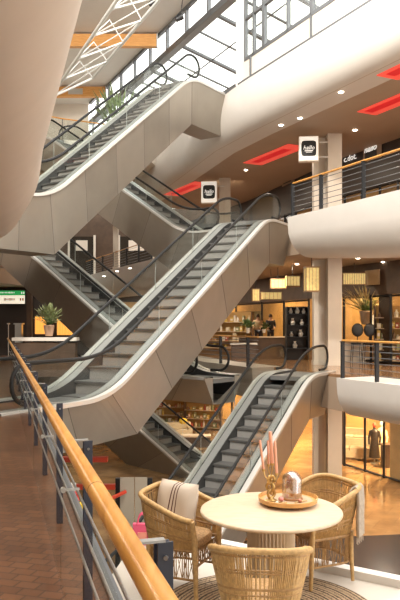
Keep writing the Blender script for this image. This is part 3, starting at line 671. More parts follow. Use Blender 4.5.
def plant(px, py, D, h, w, label, name='potted_plant', pot=True, n=60, ml=None, seed=1, cat='plant', droop=.35, lw=.05, potm=None):
    rnd = random.Random(seed); c = atd(px, py, D); r = thing(name, label, cat, c)
    if pot: q = MB(); q.lathe([(.01, 0), (h * .10, 0), (h * .15, h * .28), (h * .135, h * .30), (h * .12, h * .26), (.01, h * .25)], (0, 0, 0), 16); q.build('pot', potm or cream, r, True)
    z0 = h * .26 if pot else 0; q = MB(); s = MB()
    for k in range(n):
        a = rnd.uniform(0, 6.283); el = rnd.uniform(.15, 1) ; rr = w / 2 * el; zz = z0 + (h - z0) * rnd.uniform(.35, 1) * (1 - .25 * el)
        p = V((math.cos(a) * rr * .55, math.sin(a) * rr * .55, z0 + (zz - z0) * .6)); e = V((math.cos(a) * rr, math.sin(a) * rr, zz - droop * rr * rnd.random()))
        s.tube([(0, 0, z0), p], .006, 4)
        t = (e - p); sd = t.cross(V((0, 0, 1))); sd = sd.normalized() * lw if sd.length > 1e-4 else V((lw, 0, 0)); mid = p.lerp(e, .5)
        q.add([p, mid + sd, e, mid - sd, mid + V((0, 0, .02))], [(0, 1, 4), (1, 2, 4), (2, 3, 4), (3, 0, 4)])
    q.build('foliage', ml or leafm, r); s.build('stems', leafm, r); return r
plant(248, 333, 31, .75, 1.0, 'leafy green plant in pale pot on the white counter left of the people', seed=3, lw=.07)
plant(264, 333, 32.0, .6, .8, 'green plant on the counter between the two people', seed=4, lw=.06, n=40)
# display cabinet with vases
c = atd(297, 345, 30); r = thing('display_cabinet', 'dark open display cabinet with pale vases left of the pale columns', 'cabinet', (c.x, 30, 0))
q = MB(); q.box((0, .25, 1.15), (.95, .03, 2.3)); q.build('back_panel', dark, r)
for sx in (-1, 1): q = MB(); q.box((sx * .47, 0, 1.15), (.04, .5, 2.3)); q.build('side_panel', blackm, r)
for z in (.5, 1.0, 1.5, 2.0, 2.3): q = MB(); q.box((0, 0, z), (.92, .5, .03)); q.build('shelf', blackm, r)
vs_ = mat('vase_white', (.75, .72, .66), .35)
for i, (x, z, h) in enumerate(((-.28, 2.0, .24), (.0, 2.0, .28), (.28, 2.0, .22), (-.2, 1.5, .3), (.2, 1.5, .25), (-.25, 1.0, .22), (.15, 1.0, .3), (-.1, .5, .3))):
    if z + h > 2.3: h = .24
    q = MB(); q.lathe([(.01, 0), (h * .25, 0), (h * .38, h * .4), (h * .16, h * .8), (h * .2, h), (.01, h * .9)], (0, 0, 0), 14); o = q.build('vase', vs_, None, True); o.location = (c.x + x, 29.95, z + .016)
    tag(o, 'white vase on a shelf of the dark display cabinet', 'vase', 'white vases in the dark display cabinet')
# picture wall
panel(238, 262, 8.6, .9, 2.35, mat('picture_dark', (.10, .09, .05), .5, 0, .8, 3), 'wall_picture', 'large dark leafy wall picture behind the people', 'picture')
# right-hand display: table, dried bouquet, round black chairs
c = atd(371, 345, 28.5); tbl('display_table', 'pale display table under the dried bouquet in the right shop window', 'table', (c.x, 28.8, 0), (2.4, .8, .85), cream, lwood)
plant(366, 324.5, 28.8, 1.9, 2.6, 'tall dried bouquet in a stone vase in the right shop window', 'dried_bouquet', True, 200, leafl, 9, 'bouquet', .1, .03, mat('stone_vase', (.42, .33, .25), .7))
for i, px in enumerate((357.5, 369.5)):
    c = atd(px, 345, 27.6); r = thing('round_back_chair', ('left' if i == 0 else 'right') + ' one of two black round-backed chairs in front of the dried bouquet', 'chair', (c.x, 27.6, 0))
    q = MB(); q.ball((0, 0, 1.05 + .28), .24, 16, 0, (1, .22, 1.15)); q.build('backrest', blackm, r, True)
    q = MB(); q.lathe([(.01, .74), (.2, .74), (.22, .78), (.2, .82), (.01, .82)], (0, .22, 0), 16); q.build('seat', blackm, r, True)
    for sx in (-1, 1):
        for sy in (0, 1): q = MB(); q.tube([(sx * .15, .08 + sy * .28, .76), (sx * .2, .02 + sy * .4, 0)], .014, 6); q.build('leg', blackm, r)
    q = MB(); q.tube([(0, .05, .78), (0, 0, 1.1)], .02, 6); q.build('back_post', blackm, r)
c = atd(377, 318, 28.7); q = MB(); q.lathe([(.01, 0), (.20, 0), (.17, .5), (.01, .5)], (0, 0, 0), 16); r = thing('table_lamp', 'glowing white table lamp right of the dried bouquet', 'lamp', (c.x, 28.7, .85))
q2 = MB(); q2.lathe([(.01, 0), (.12, 0), (.12, .03), (.02, .05), (.02, .62), (.01, .62)], (0, 0, 0), 12); q2.build('stand', gold, r, True); o = q.build('lamp_shade', mat('shade_cream', (.9, .8, .6), .6, emit=1.2, ecol=(1, .8, .5)), r, True); o.location = (0, 0, .6)
# shelves with goods at far right
def shelves(px, D, z0, W_, H_, n, label, colors, group, seed=1, rz_=-.4, nm='goods_box'):
    rnd = random.Random(seed); c = atd(px, 330, D); r = thing('display_shelf', label, 'shelf', (c.x, D, z0), rz_); M = Matrix.Translation((c.x, D, z0)) @ Matrix.Rotation(rz_, 4, 'Z')
    for sx in (-1, 1): q = MB(); q.box((sx * W_ / 2, 0, H_ / 2), (.05, .4, H_)); q.build('side_panel', dark2, r)
    q = MB(); q.box((0, .2, H_ / 2), (W_, .03, H_)); q.build('back_panel', tanl, r)
    for k in range(n):
        z = .1 + (H_ - .15) * k / n; q = MB(); q.box((0, 0, z), (W_ - .05, .4, .035)); q.build('shelf', lwood, r); x = -W_ / 2 + .1
        while x < W_ / 2 - .2:
            w = rnd.uniform(.1, .26); h = rnd.uniform(.14, (H_ / n) * .75)
            if rnd.random() < .85:
                cc = rnd.choice(colors); q = MB(); wv = w * .42
                if rnd.random() < .5: q.box((0, 0, h / 2), (w * .9, .2, h)); q.box((0, -.101, h * .5), (w * .6, .004, h * .4), 0, 1); mm = [cc, cream]; nm_, kk = nm, 'boxed goods'
                else: q.lathe([(.01, 0), (wv, 0), (wv, h * .6), (wv * .4, h * .8), (wv * .4, h), (.01, h)], (0, 0, 0), 10); mm = cc; nm_, kk = 'bottle', 'bottle'
                o = q.build(nm_, mm, None, nm_ == 'bottle'); o.location = M @ V((x + w / 2, -.04, z + .018)); o.rotation_euler = (0, 0, rz_)
                tag(o, ('boxed item' if kk != 'bottle' else 'small bottle') + ' standing on the ' + group, 'box' if kk != 'bottle' else 'bottle', kk + ' on the ' + group)
            x += w + .02
cols = [mat('goods_' + str(i), c, .5) for i, c in enumerate(((.55, .30, .12), (.72, .62, .42), (.18, .10, .06), (.45, .10, .06), (.30, .32, .16), (.78, .72, .62), (.62, .45, .12)))]
shelves(398, 27.5, 0, 1.8, 2.3, 5, 'amber lit display shelf of goods at the right edge on the middle level', cols, 'shelf at the right edge', 5)
shelves(225, 38, 0, 3.2, 2.2, 4, 'long shelf of goods at the back of the middle level shop, under the escalator', cols, 'long back shelf', 8)
shelves(290, 33, ZG, 1, .9, 2, 'low goods shelf hidden in shade on the ground floor', cols, 'low ground floor shelf', 9) if False else None
# ---------------------------------------------------------------- ground floor shops
def sofa(px, py, D, w, label, m, rz_=0):
    c = atd(px, py, D); r = thing('sofa', label, 'sofa', (c.x, D, ZG), rz_)
    q = MB(); q.box((0, 0, .25), (w, .85, .3)); q.build('base', m, r)
    q = MB(); q.box((0, .36, .6), (w, .2, .5)); q.build('backrest', m, r)
    for sx in (-1, 1): q = MB(); q.box((sx * (w / 2 - .1), 0, .42), (.2, .85, .4)); q.build('armrest', m, r); 
    for sx in (-1, 1): q = MB(); q.box((sx * w * .21, -.05, .46), (w * .40, .7, .14)); q.build('seat_cushion', m, r)
    for sx in (-1, 1):
        for sy in (-1, 1): q = MB(); q.tube([(sx * (w / 2 - .1), sy * .35, 0), (sx * (w / 2 - .1), sy * .35, .12)], .025, 6); q.build('leg', blackm, r)
    return r
beige = mat('beige_fabric', (.62, .50, .33), .8, 0, .08, 8)
sofa(170, 430, 36.5, 2.3, 'long beige sofa in the yellow lit shop under the middle escalator', beige, .15)
def cushion(px, py, D, s, m, label, sq=(1, .5, .8), cat='cushion'):
    c = atd(px, py, D); q = MB(); q.ball((0, 0, 0), s, 14, 0, sq); o = q.build('cushion', m, None, True); o.location = c; return tag(o, label, cat)
cushion(183, 421, 36.3, .22, mat('yellow_fabric', (.85, .55, .05), .7), 'bright yellow cushion at the right end of the long beige sofa')
c = atd(196, 432, 34.5); tbl('display_table', 'low dark table right of the beige sofa in the yellow lit shop', 'table', (c.x, 34.5, ZG), (1.5, .8, .55), dark2, lwood)
c = atd(163, 432, 34); tbl('display_table', 'low pale table in front of the beige sofa', 'table', (c.x, 34, ZG), (1.3, .7, .45), cream)
shelves(168, 41.5, ZG, 2.6, 2.6, 5, 'crowded shelf behind the beige sofa in the yellow lit shop', cols, 'shelf behind the beige sofa', 11, -.2)
shelves(203, 40, ZG, 2.2, 2.6, 5, 'crowded shelf right of the beige sofa in the yellow lit shop', cols, 'shelf right of the beige sofa', 12, -.3)
sofa(350, 462, 31.5, 2.6, 'beige sofa in the amber shop at lower right beside the pale columns', beige, -.3)
sofa(354, 445, 34.5, 2.4, 'farther sofa behind the beige one in the amber shop at lower right', lwood, -.3)
shelves(356, 37, ZG, 3.0, 2.8, 6, 'tall amber shelf at the back of the lower right shop', cols, 'tall shelf of the lower right shop', 14, -.4)
# mannequin with long coat and red hat, and clothes stand
def mannequin(px, D, coat, label, head, arm=1):
    c = atd(px, 450, D); r = thing('mannequin', label, 'mannequin', (c.x, D, ZG), -.4)
    q = MB(); q.lathe([(.01, 0), (.2, 0), (.2, .02), (.03, .04), (.03, .3), (.01, .3)], (0, 0, 0), 14); q.build('stand', steel, r, True)
    q = MB(); q.lathe([(.02, .25), (.24, .25), (.20, .7), (.15, 1.05), (.20, 1.35), (.17, 1.45), (.06, 1.52), (.05, 1.58), (.02, 1.58)], (0, 0, 0), 18, 0, Matrix.Diagonal(V((1, .7, 1)))); q.build('coat', coat, r, True)
    for sx in (-1, 1): q = MB(); q.tube([(sx * .17, 0, 1.42), (sx * .25, .02, 1.1), (sx * .22, -.08 * arm, .82)], [.06, .05, .04], 8); q.build('sleeve', coat, r, True)
    q = MB(); q.ball((0, 0, 1.68), .11, 12, 0, (.85, .95, 1.15)); q.build('head', head, r, True); return r
redc = mat('red_cloth', (.60, .08, .04), .8, 0, .3, 12)
mannequin(374.5, 30.3, dark, 'mannequin in a long black coat with red headwear at the lower right shop window', redc)
mannequin(381.5, 30.6, mat('cream_cloth', (.78, .66, .42), .8), 'mannequin in a cream coat right of the black-coated one', cream)
c = atd(387, 460, 29.5); tbl('plinth', 'dark square plinth right of the two mannequins', 'plinth', (c.x, 29.5, ZG), (.55, .5, 1.0), dark2)
# ---------------------------------------------------------------- far left of the middle level
q = MB(); q.box((-13.2, 34.2, 1.68), (16.5, .2, 3.36)); struct('wall_left', q, dark, 'dark shop wall under the green sign')
a, b = atd(-6, 304, 33.3), atd(25, 290.5, 33.3); w, h = b.x - a.x, b.z - a.z
r = thing('light_box_sign', 'long light box sign, green above and cream below, over the dark shop at left', 'sign', ((a.x + b.x) / 2, 33.3, a.z))
q = MB(); q.box((0, .1, h / 2), (w, .2, h)); q.build('housing', blackm, r)
q = MB(); q.box((0, -.02, h * .82), (w * .99, .03, h * .34)); q.build('green_face', mat('sign_green', (.03, .38, .10), .5, emit=.5, ecol=(.04, .5, .12)), r)
q = MB(); q.box((0, -.02, h * .33), (w * .99, .03, h * .62)); q.build('cream_face', mat('sign_cream', (.9, .85, .7), .5, emit=.8, ecol=(1, .9, .7)), r)
q = MB(); rr = random.Random(2)
for k in range(9): q.box((.0 + (k - 4) * .06, -.04, h * .34), (.035, .01, rr.uniform(.08, .13)))
for k in range(10): q.box((-.05 + (k - 5) * .07, -.04, h * .84), (.04, .01, rr.uniform(.04, .07)), 0, 1)
for k in range(2): q.box((w * .36 + k * .12, -.04, h * .34), (.07, .01, .13)); q.box((w * .40 + k * .1, -.04, h * .82), (.05, .01, .1), 0, 1)
q.build('lettering', [mat('letter_red', (.5, .08, .04), .5), MATS['letter_white']], r)
column(26.5, 31.5, 300, 31, 0, 3.36, 'brown square column right of the green and cream sign', dark2)
for (x0, x1, y0, y1, n) in ((35, 47.5, 316, 334, 'left of'), (57, 76, 314, 335, 'right of')):
    a, b = atd(x0, y1, 33.2), atd(x1, y0, 33.2); r = thing('glowing_curtain', 'amber glowing curtain panel ' + n + ' the big potted plant', 'curtain', (a.x, 33.2, a.z)); W_, H_ = b.x - a.x, b.z - a.z; q = MB()
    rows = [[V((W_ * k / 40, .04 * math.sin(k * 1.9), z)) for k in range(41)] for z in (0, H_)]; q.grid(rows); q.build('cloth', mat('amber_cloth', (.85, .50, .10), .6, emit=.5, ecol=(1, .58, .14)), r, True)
    q = MB(); q.tube([(0, 0, H_), (W_, 0, H_)], .03, 6); q.build('curtain_rail', blackm, r)
a = atd(14, 337, 21); b = atd(78, 337, 21)
r = thing('planter_bench', 'long white planter bench under the big potted plant at left', 'bench', ((a.x + b.x) / 2, 21, 0)); q = MB(); q.box((0, 0, 1.13), (b.x - a.x, .5, .10)); q.build('top', cream, r); q = MB(); q.box((0, 0, .51), (b.x - a.x - .1, .4, 1.02)); q.build('body', dark2, r)
plant(49, 336, 21, 1.12, 1.0, 'big leafy plant in tall fluted pot at left below the crossing escalator', seed=21, n=120, lw=.06, ml=mat('leaf_pale_green', (.30, .34, .16), .5, 0, .4, 8), potm=mat('pot_brown', (.45, .28, .18), .5), cat='plant')
c = atd(19, 320, 31.5); tbl('kiosk_cabinet', 'grey metal cabinet in front of the dark shop under the green sign', 'cabinet', (c.x, 31.5, 0), (.4, .4, 1.6), steel)
c = atd(8.5, 320, 32); tbl('kiosk_cabinet', 'slim pale post cabinet left of the grey metal one', 'cabinet', (c.x, 32, 0), (.09, .2, 1.6), cream)
# upper left: plants by the top escalator
plant(117, 156, 37, 4.3, 3.2, 'bushy pale green plant trough on the top level, above the escalator handrail', 'planter', True, 110, mat('leaf_grey_green', (.22, .30, .14), .5, 0, .4, 8), 31, 'planter', .2, .07)
plant(46, 213.8, 22, 1.4, 1.2, 'dark leafy plant behind the foot of the top left escalator', 'planter', True, 80, leafm, 32, 'planter', .3, .06)
# ---------------------------------------------------------------- white platform with the rattan furniture
ZP = -.55
pod = [(-.6, 7.3), (1.67, 5.78), (3.4, 4.65), (3.4, -1), (1.0, -1), (-.2, 2.4), (-.95, 4.6)]
platm = mat('platform_white', (.60, .55, .48), .35, 0, .02, 2)
flat('floor_podium', pod, ZP - .35, ZP, platm, 'white platform carrying the table and chairs')
a, b = V((-.6, 7.3, ZP)), V((3.4, 4.65, ZP)); tt = (b - a).normalized(); pn = V((-tt.y, tt.x, 0)); q = MB()
q.prism([a - pn * .10, a + pn * .01, a + pn * .01 + V((0, 0, .07)), a - pn * .10 + V((0, 0, .07))], b - a); struct('trim_11', q, white, 'raised white kerb along the platform edge')
for i, (x, y) in enumerate(((-.2, 6.4), (1.4, 5.2), (2.9, 4.2), (.6, 3.0), (2.6, .5))):
    q = MB(); q.box((x, y, (ZG + ZP - .35) / 2), (.16, .16, ZP - .35 - ZG)); o = struct('trim_12', q, steel, 'support under the platform')
# rug
TC = V((.55, 5.35, ZP)); RC = V((.50, 5.2, ZP))
m = bpy.data.materials.new('braided_rug'); m.use_nodes = True; nt = m.node_tree; b_ = nt.nodes['Principled BSDF']
tc = nt.nodes.new('ShaderNodeTexCoord'); wv = nt.nodes.new('ShaderNodeTexWave'); wv.wave_type = 'RINGS'; wv.rings_direction = 'Z'; wv.inputs['Scale'].default_value = 9; wv.inputs['Distortion'].default_value = 1.2; wv.inputs['Detail Scale'].default_value = 14
vo = nt.nodes.new('ShaderNodeTexVoronoi'); vo.inputs['Scale'].default_value = 42
mm = nt.nodes.new('ShaderNodeMath'); mm.operation = 'MULTIPLY'
rp = nt.nodes.new('ShaderNodeValToRGB'); rp.color_ramp.elements[0].position = .08; rp.color_ramp.elements[0].color = (.09, .06, .04, 1); rp.color_ramp.elements[1].position = .55; rp.color_ramp.elements[1].color = (.50, .37, .24, 1)
nt.links.new(tc.outputs['Object'], wv.inputs[0]); nt.links.new(tc.outputs['Object'], vo.inputs[0]); nt.links.new(wv.outputs['Fac'], mm.inputs[0]); nt.links.new(vo.outputs['Distance'], mm.inputs[1])
mm2 = nt.nodes.new('ShaderNodeMath'); mm2.operation = 'MULTIPLY'; mm2.inputs[1].default_value = 1.9; nt.links.new(mm.outputs[0], mm2.inputs[0]); nt.links.new(mm2.outputs[0], rp.inputs[0])
nt.links.new(rp.outputs[0], b_.inputs['Base Color']); b_.inputs['Roughness'].default_value = .9
q = MB(); prof = [(.01, 0), (.85, 0), (.86, .006)]
for k in range(34): r_ = .85 - k * .025; prof += [(r_ - .002, .013), (r_ - .013, .016), (r_ - .022, .011)]
prof = [p for p in prof if p[0] > .005] + [(.005, .013)]
q.lathe(prof, (0, 0, 0), 72); o = q.build('round_rug', m, None, True); o.location = RC; tag(o, 'round braided brown rug on the white platform under the table', 'rug')
# table
r = thing('round_table', 'round pale wooden pedestal table standing on the braided rug', 'table', TC + V((0, 0, .016)))
h = .75 - .016; q = MB(); q.lathe([(.01, h - .032), (.53, h - .032), (.546, h - .026), (.55, h - .016), (.546, h - .005), (.538, h), (.01, h)], (0, 0, 0), 96); q.build('tabletop', lwood, r, True, 60)
q = MB(); rows = []
for z in (0, h - .032): rows.append([V(((.178 + .007 * math.cos(k * math.pi / 2)) * math.cos(2 * math.pi * k / 160), (.178 + .007 * math.cos(k * math.pi / 2)) * math.sin(2 * math.pi * k / 160), z)) for k in range(160)])
q.grid(rows, 0, True); q.add(rows[0], [list(range(160))]); q.add(rows[1], [list(range(160))]); q.build('fluted_pedestal', mat('pedestal_wood', (.55, .42, .28), .5, 0, .06, 8), r, True, 60)
# rattan chair
def upath(a, b, fw, z0, z1, e=.62, n=72):
    # U outline: arm ends at y=+fw, back at y=-b; height z1 at the back, z0 at the arm ends
    pts = []
    for k in range(n + 1):
        s = -1 + 2 * k / n
        if abs(s) > .62: f = (abs(s) - .62) / .38; x = a * (1 - .03 * f) * (1 if s > 0 else -1); y = fw * f
        else:
            t = s / .62 * math.pi / 2; x = a * (abs(math.sin(t)) ** e) * (1 if t > 0 else -1); y = -b * (abs(math.cos(t)) ** e)
        g = max(0, min(1, (y + b) / (b + fw))); g = g * g * (3 - 2 * g); pts.append(V((x, y, z1 + (z0 - z1) * g)))
    return pts
def make_chair():
    r = thing('rattan_armchair', 'x', 'chair')
    rim = upath(.315, .27, .25, .655, .80); mid = upath(.27, .235, .245, .50, .55); low = upath(.235, .21, .24, .40, .40); bot = upath(.225, .20, .23, .17, .17)
    MB().tube(rim, .021, 10).build('rim', rattan2, r, True)
    q = MB(); n = len(rim); rnd = random.Random(4)
    for k in range(0, n - 1):
        for f in (0, .5):
            a = rim[k].lerp(rim[k + 1], f); b = mid[k].lerp(mid[k + 1], f); c = low[k].lerp(low[k + 1], f)
            j = V((rnd.uniform(-.004, .004), rnd.uniform(-.004, .004), 0)); q.tube([a, a.lerp(b, .5) + j, b, b.lerp(c, .5) - j, c], .0054, 4)
    q.build('woven_shell', rattan2, r)
    q = MB()
    for f in (.12, .40, .46, .78):
        pts = [rim[k].lerp(mid[k], f / .8) if f < .8 else mid[k] for k in range(n)]; q.tube(pts, .0065, 6)
    for f in (.0, .06): q.tube([mid[k].lerp(low[k], f * 4) for k in range(n)], .007, 6)
    q.build('weaving_band', rattan, r, True)
    MB().tube(low, .014, 8).build('seat_rim', rattan, r, True)
    q = MB(); nn = 22; pts = []
    for iz, (z, s) in enumerate(((.375, .93), (.40, 1.0), (.435, 1.0), (.455, .95), (.46, .80))):
        pts.append([V((.235 * s * (1 if math.cos(t) >= 0 else -1) * abs(math.cos(t)) ** .55, .015 + .225 * s * (1 if math.sin(t) >= 0 else -1) * abs(math.sin(t)) ** .55, z)) for t in [2 * math.pi * k / 40 for k in range(40)]])
    q.grid(pts, 0, True); q.add(pts[0], [list(range(40))]); q.add(pts[-1], [list(range(40))]); q.build('seat', mat('woven_seat', (.42, .25, .11), .7, 0, .35, 55, bump=.6), r, True, 50)
    q = MB()
    for k in range(0, n, 1):
        if k % 6 in (0, 1, 2, 3): q.tube([low[k], bot[k]], .0045, 4)
        if k < n - 3 and k % 3 == 0: q.tube([low[k], bot[k + 3]], .003, 4); q.tube([low[k + 3], bot[k]], .003, 4)
    fr = [V((-.22, .245, .40)), V((.22, .245, .40))]
    for k in range(24): x = -.21 + .42 * k / 23; q.tube([V((x, .24, .40)), V((x + (.012 if k % 2 else -.012), .235, .27))], .004, 4)
    q.build('woven_skirt', rattan, r)
    q = MB(); q.tube(bot, .010, 6); q.build('lower_rail', rattan, r, True); q = MB(); q.tube([V((-.22, .24, .27)), V((.22, .24, .27))], .010, 6); q.build('front_rail', rattan, r, True)
    for sx in (-1, 1):
        MB().tube([V((sx * .235, .255, 0)), V((sx * .24, .25, .30)), V((sx * .255, .25, .50)), V((sx * .305, .25, .655))], [.016, .023, .023, .020], 10).build('leg', rattan2, r, True)
        MB().tube([V((sx * .205, -.19, 0)), V((sx * .195, -.18, .25)), V((sx * .195, -.18, .42))], [.015, .021, .021], 10).build('leg', rattan2, r, True)
    return r
ch = make_chair(); zr = ZP + .016
def put(o, x, y, fx, fy, label): o.location = (x, y, zr); o.rotation_euler = (0, 0, math.atan2(-fx, fy)); o['label'] = label; o['group'] = 'rattan armchairs around the round table'
put(ch, .385, 4.43, .08, 1, 'rattan armchair seen from behind in front of the round table, nearest the viewer')
c2 = copy_tree(ch); put(c2, 1.03, 5.93, -.9, -.43, 'rattan armchair right of the round table with a throw over its back corner')
c3 = copy_tree(ch); put(c3, -.17, 5.66, .92, -.40, 'rattan armchair left of the round table holding the striped cushion')
# striped cushion
m = bpy.data.materials.new('striped_linen'); m.use_nodes = True; nt = m.node_tree; b_ = nt.nodes['Principled BSDF']; b_.inputs['Roughness'].default_value = .9
tc = nt.nodes.new('ShaderNodeTexCoord'); sp = nt.nodes.new('ShaderNodeSeparateXYZ'); rp = nt.nodes.new('ShaderNodeValToRGB'); mr = nt.nodes.new('ShaderNodeMapRange')
mr.inputs['From Min'].default_value = -.22; mr.inputs['From Max'].default_value = .22
nt.links.new(tc.outputs['Object'], sp.inputs[0]); nt.links.new(sp.outputs[0], mr.inputs[0]); nt.links.new(mr.outputs[0], rp.inputs[0]); nt.links.new(rp.outputs[0], b_.inputs['Base Color'])
cr = rp.color_ramp; cr.interpolation = 'CONSTANT'; base = (.55, .47, .39, 1); dkk = (.10, .04, .03, 1)
cr.elements[0].color = base; cr.elements[1].position = .46; cr.elements[1].color = dkk
for p_, c_ in ((.49, base), (.545, dkk), (.575, base), (.63, dkk), (.66, base)): e = cr.elements.new(p_); e.color = c_
def pillow(w, h, t, n=16):
    q = MB(); 
    for sg in (1, -1):
        rows = []
        for i in range(n + 1):
            row = []
            for j in range(n + 1):
                u, v = -1 + 2 * i / n, -1 + 2 * j / n; k = ((1 - u ** 4) * (1 - v ** 4)) ** .55; pin = 1 - .06 * (1 - abs(u * v)) * (abs(u) ** 3 + abs(v) ** 3) * .5
                row.append(V((u * w / 2 * pin, sg * t / 2 * k + .006 * math.sin(5 * u + 3 * v) * k, v * h / 2 * pin)))
            rows.append(row)
        q.grid(rows)
    return q
r = thing('striped_cushion', 'off-white cushion with dark double stripes leaning in the left rattan armchair', 'cushion', (-.20, 5.68, ZP + .655), math.atan2(-.92, -.40) + .5)
r.rotation_euler = (math.radians(-14), math.radians(-3), math.atan2(-.92, -.40) + 1.15)
pillow(.47, .46, .15).build('cover', m, r, True, 80)
q = MB(); rnd = random.Random(6)
for k in range(16): a_ = rnd.uniform(0, 6.28); q.tube([V((.205, 0, -.20)), V((.225 + .03 * math.cos(a_), .03 * math.sin(a_), -.23)), V((.23 + .045 * math.cos(a_), .045 * math.sin(a_), -.27))], .004, 4)
q.build('tassel', mat('tassel_brown', (.12, .03, .03), .9), r)
# throw on right chair
thr = mat('throw_linen', (.42, .35, .28), .9, 0, .15, 40)
q = MB(); q0 = []
# drape across the rim at the rear right corner of the right chair, running down its outer side
def drape(cx, cy, out, side, wd, zt, lo, li, n=14):
    rows = []; out = V((*out, 0)).normalized(); side = V((*side, 0)).normalized()
    prof = [(-.035, zt - li), (-.033, zt - li * .5), (-.026, zt - .01), (0, zt + .022), (.026, zt - .004), (.032, zt - lo * .3), (.026, zt - lo * .6), (.030, zt - lo)]
    for (o_, z_) in prof:
        row = []
        for j in range(n + 1):
            v = -1 + 2 * j / n; wv_ = .010 * math.sin(v * 11 + z_ * 4); row.append(V((cx, cy, z_)) + out * (o_ + wv_) + side * (v * wd / 2 * (1 - .15 * (zt - z_))))
        rows.append(row)
    return rows
mk = MB(); rows = drape(1.315, 5.81, (.75, -.45), (.45, .75), .17, ZP + .016 + .785, .40, .12)
mk.grid(rows); rows2 = [[p + V((.012, -.010, .012)) for p in rr_] for rr_ in rows]; mk.grid(rows2)
k1_ = [rows[0], rows2[0]]; mk.grid(k1_); mk.grid([rows[-1], rows2[-1]]); mk.grid([[r_[0] for r_ in rows], [r_[0] for r_ in rows2]]); mk.grid([[r_[-1] for r_ in rows], [r_[-1] for r_ in rows2]])
r = thing('throw_blanket', 'greyish linen throw hanging over the back corner of the right rattan armchair', 'throw', (1.315, 5.81, ZP + .4))
for i in range(len(mk.v)): mk.v[i] = mk.v[i] - V(r.location)
mk.build('cloth', thr, r, True, 80)
q = MB()
for j in range(15): p = rows[-1][j] - V(r.location); q.tube([p, p + V((.002, 0, -.05))], .003, 4)
q.build('fringe', thr, r)
# tray and the things on it
TT = ZP + .75; tr_c = V((.70, 5.50, TT))
r = thing('round_tray', 'round wooden tray with raised rim and small feet on the table', 'tray', tr_c)
q = MB(); q.lathe([(.01, .022), (.215, .022), (.232, .027), (.238, .060), (.230, .062), (.222, .034), (.205, .032), (.01, .032)], (0, 0, 0), 64); q.build('dish', trayw, r, True, 50)
for k in range(4): a_ = .5 + k * math.pi / 2; q = MB(); q.lathe([(.004, .0), (.014, .002), (.018, .012), (.014, .022), (.004, .023)], (.17 * math.cos(a_), .17 * math.sin(a_), 0), 12); q.build('foot', trayw, r, True)
q = MB(); q.lathe([(.01, .033), (.195, .033), (.195, .036), (.01, .036)], (0, 0, 0), 48); q.build('liner', mat('liner_tan', (.46, .32, .20), .6), r)
zt = TT + .037
def tp(px, py, D=5.46): return atd(px, py, D)
hold = tp(271, 492); r = thing('candle_holder', 'brass candle holder of stacked rings holding the four candles', 'candle holder', (hold.x, hold.y, zt)); iv = V(r.location)
q = MB(); q.lathe([(.004, 0), (.045, 0), (.045, .008), (.02, .02), (.012, .03), (.004, .03)], (0, 0, 0), 24); q.build('base', gold, r, True)
def ring(c, R_, t, M): q = MB(); q.tube([M @ V((R_ * math.cos(2 * math.pi * k / 24), 0, R_ * math.sin(2 * math.pi * k / 24))) + c for k in range(24)], t, 8, True); return q
for zc, xo in ((.055, .002), (.110, -.006), (.165, .002)):
    ring(V((xo, 0, zc)), .030, .0125, Matrix.Rotation(.5 * (1 if xo > 0 else -1), 3, 'Z')).build('ring', gold, r, True)
    q = MB(); q.ball((xo, 0, zc), .012, 10); q.build('knob', gold, r, True)
cand = [((263.8, 470), (259.8, 440), .0075, 5.43), ((268.6, 465), (267.8, 440.5), .0065, 5.50), ((272.2, 464), (270.2, 431.5), .0115, 5.46), ((276.8, 474), (274.8, 441), .0085, 5.42)]
words = ['pink taper candle leaning left, leftmost of the four', 'thin pink candle just left of the tallest one', 'tallest and thickest pink candle standing in the middle of the holder', 'pink taper candle at the right side of the holder']
for (b0, t0, rr_, D), lab in zip(cand, words):
    p = tp(*b0, D); e = tp(*t0, D); q = MB(); q.tube([V((0, 0, 0)), (e - p) * .96, (e - p)], [rr_ * 1.3, rr_ * 1.25, rr_ * 1.0], 12); o = thing('candle', lab, 'candle', p); q.build('wax', pink, o, True)
    q = MB(); q.tube([e - p, (e - p) * 1.025], .0012, 5); q.build('wick', blackm, o)
    q = MB(); b_l = p - iv; q.lathe([(.003, -.014), (rr_ + .004, -.010), (rr_ + .007, .008), (rr_ + .003, .008), (.003, -.004)], b_l, 14); q.build('cup', gold, r, True)
    q = MB(); q.tube([V((0, 0, .135)), V((b_l.x * .8, b_l.y, b_l.z - .05)), b_l - V((0, 0, .012))], .005, 6); q.build('arm', gold, r, True)
cl = tp(292, 500, 5.52); r = thing('glass_cloche', 'clear glass dome with copper coloured dried flowers on the right of the tray', 'cloche', (cl.x, 5.52, zt))
q = MB(); q.lathe([(.004, 0), (.084, 0), (.086, .008), (.082, .016), (.004, .016)], (0, 0, 0), 32); q.build('base', mat('cloche_base', (.35, .16, .06), .4), r, True)
q = MB(); R_ = .080; pr = [(R_, .017), (R_, .14)] + [(max(.001, R_ * math.cos(a_)), .14 + R_ * math.sin(a_)) for a_ in [math.pi / 2 * k / 8 for k in range(1, 9)]]; n_ = 32
q.grid([[V((a_[0] * math.cos(2 * math.pi * k / n_), a_[0] * math.sin(2 * math.pi * k / n_), a_[1])) for k in range(n_)] for a_ in pr], 0, True); q.build('dome', glassmat('cloche_glass', (.93, .93, .92), 1.3, .05), r, True)
q = MB(); q.ball((0, 0, .230), .010, 10); q.build('knob', glass2, r, True)
q = MB(); rnd = random.Random(5); cop = mat('copper_flower', (.50, .20, .13), .4, .5)
for k in range(26):
    a_ = rnd.uniform(0, 6.28); z_ = rnd.uniform(.06, .19); p = V((.045 * math.cos(a_), .045 * math.sin(a_), z_)); q.tube([V((0, 0, .016)), p], .0015, 4); q.ball(p, rnd.uniform(.008, .016), 8, 0, (1, 1, .7))
q.build('dried_flowers', cop, r, True)
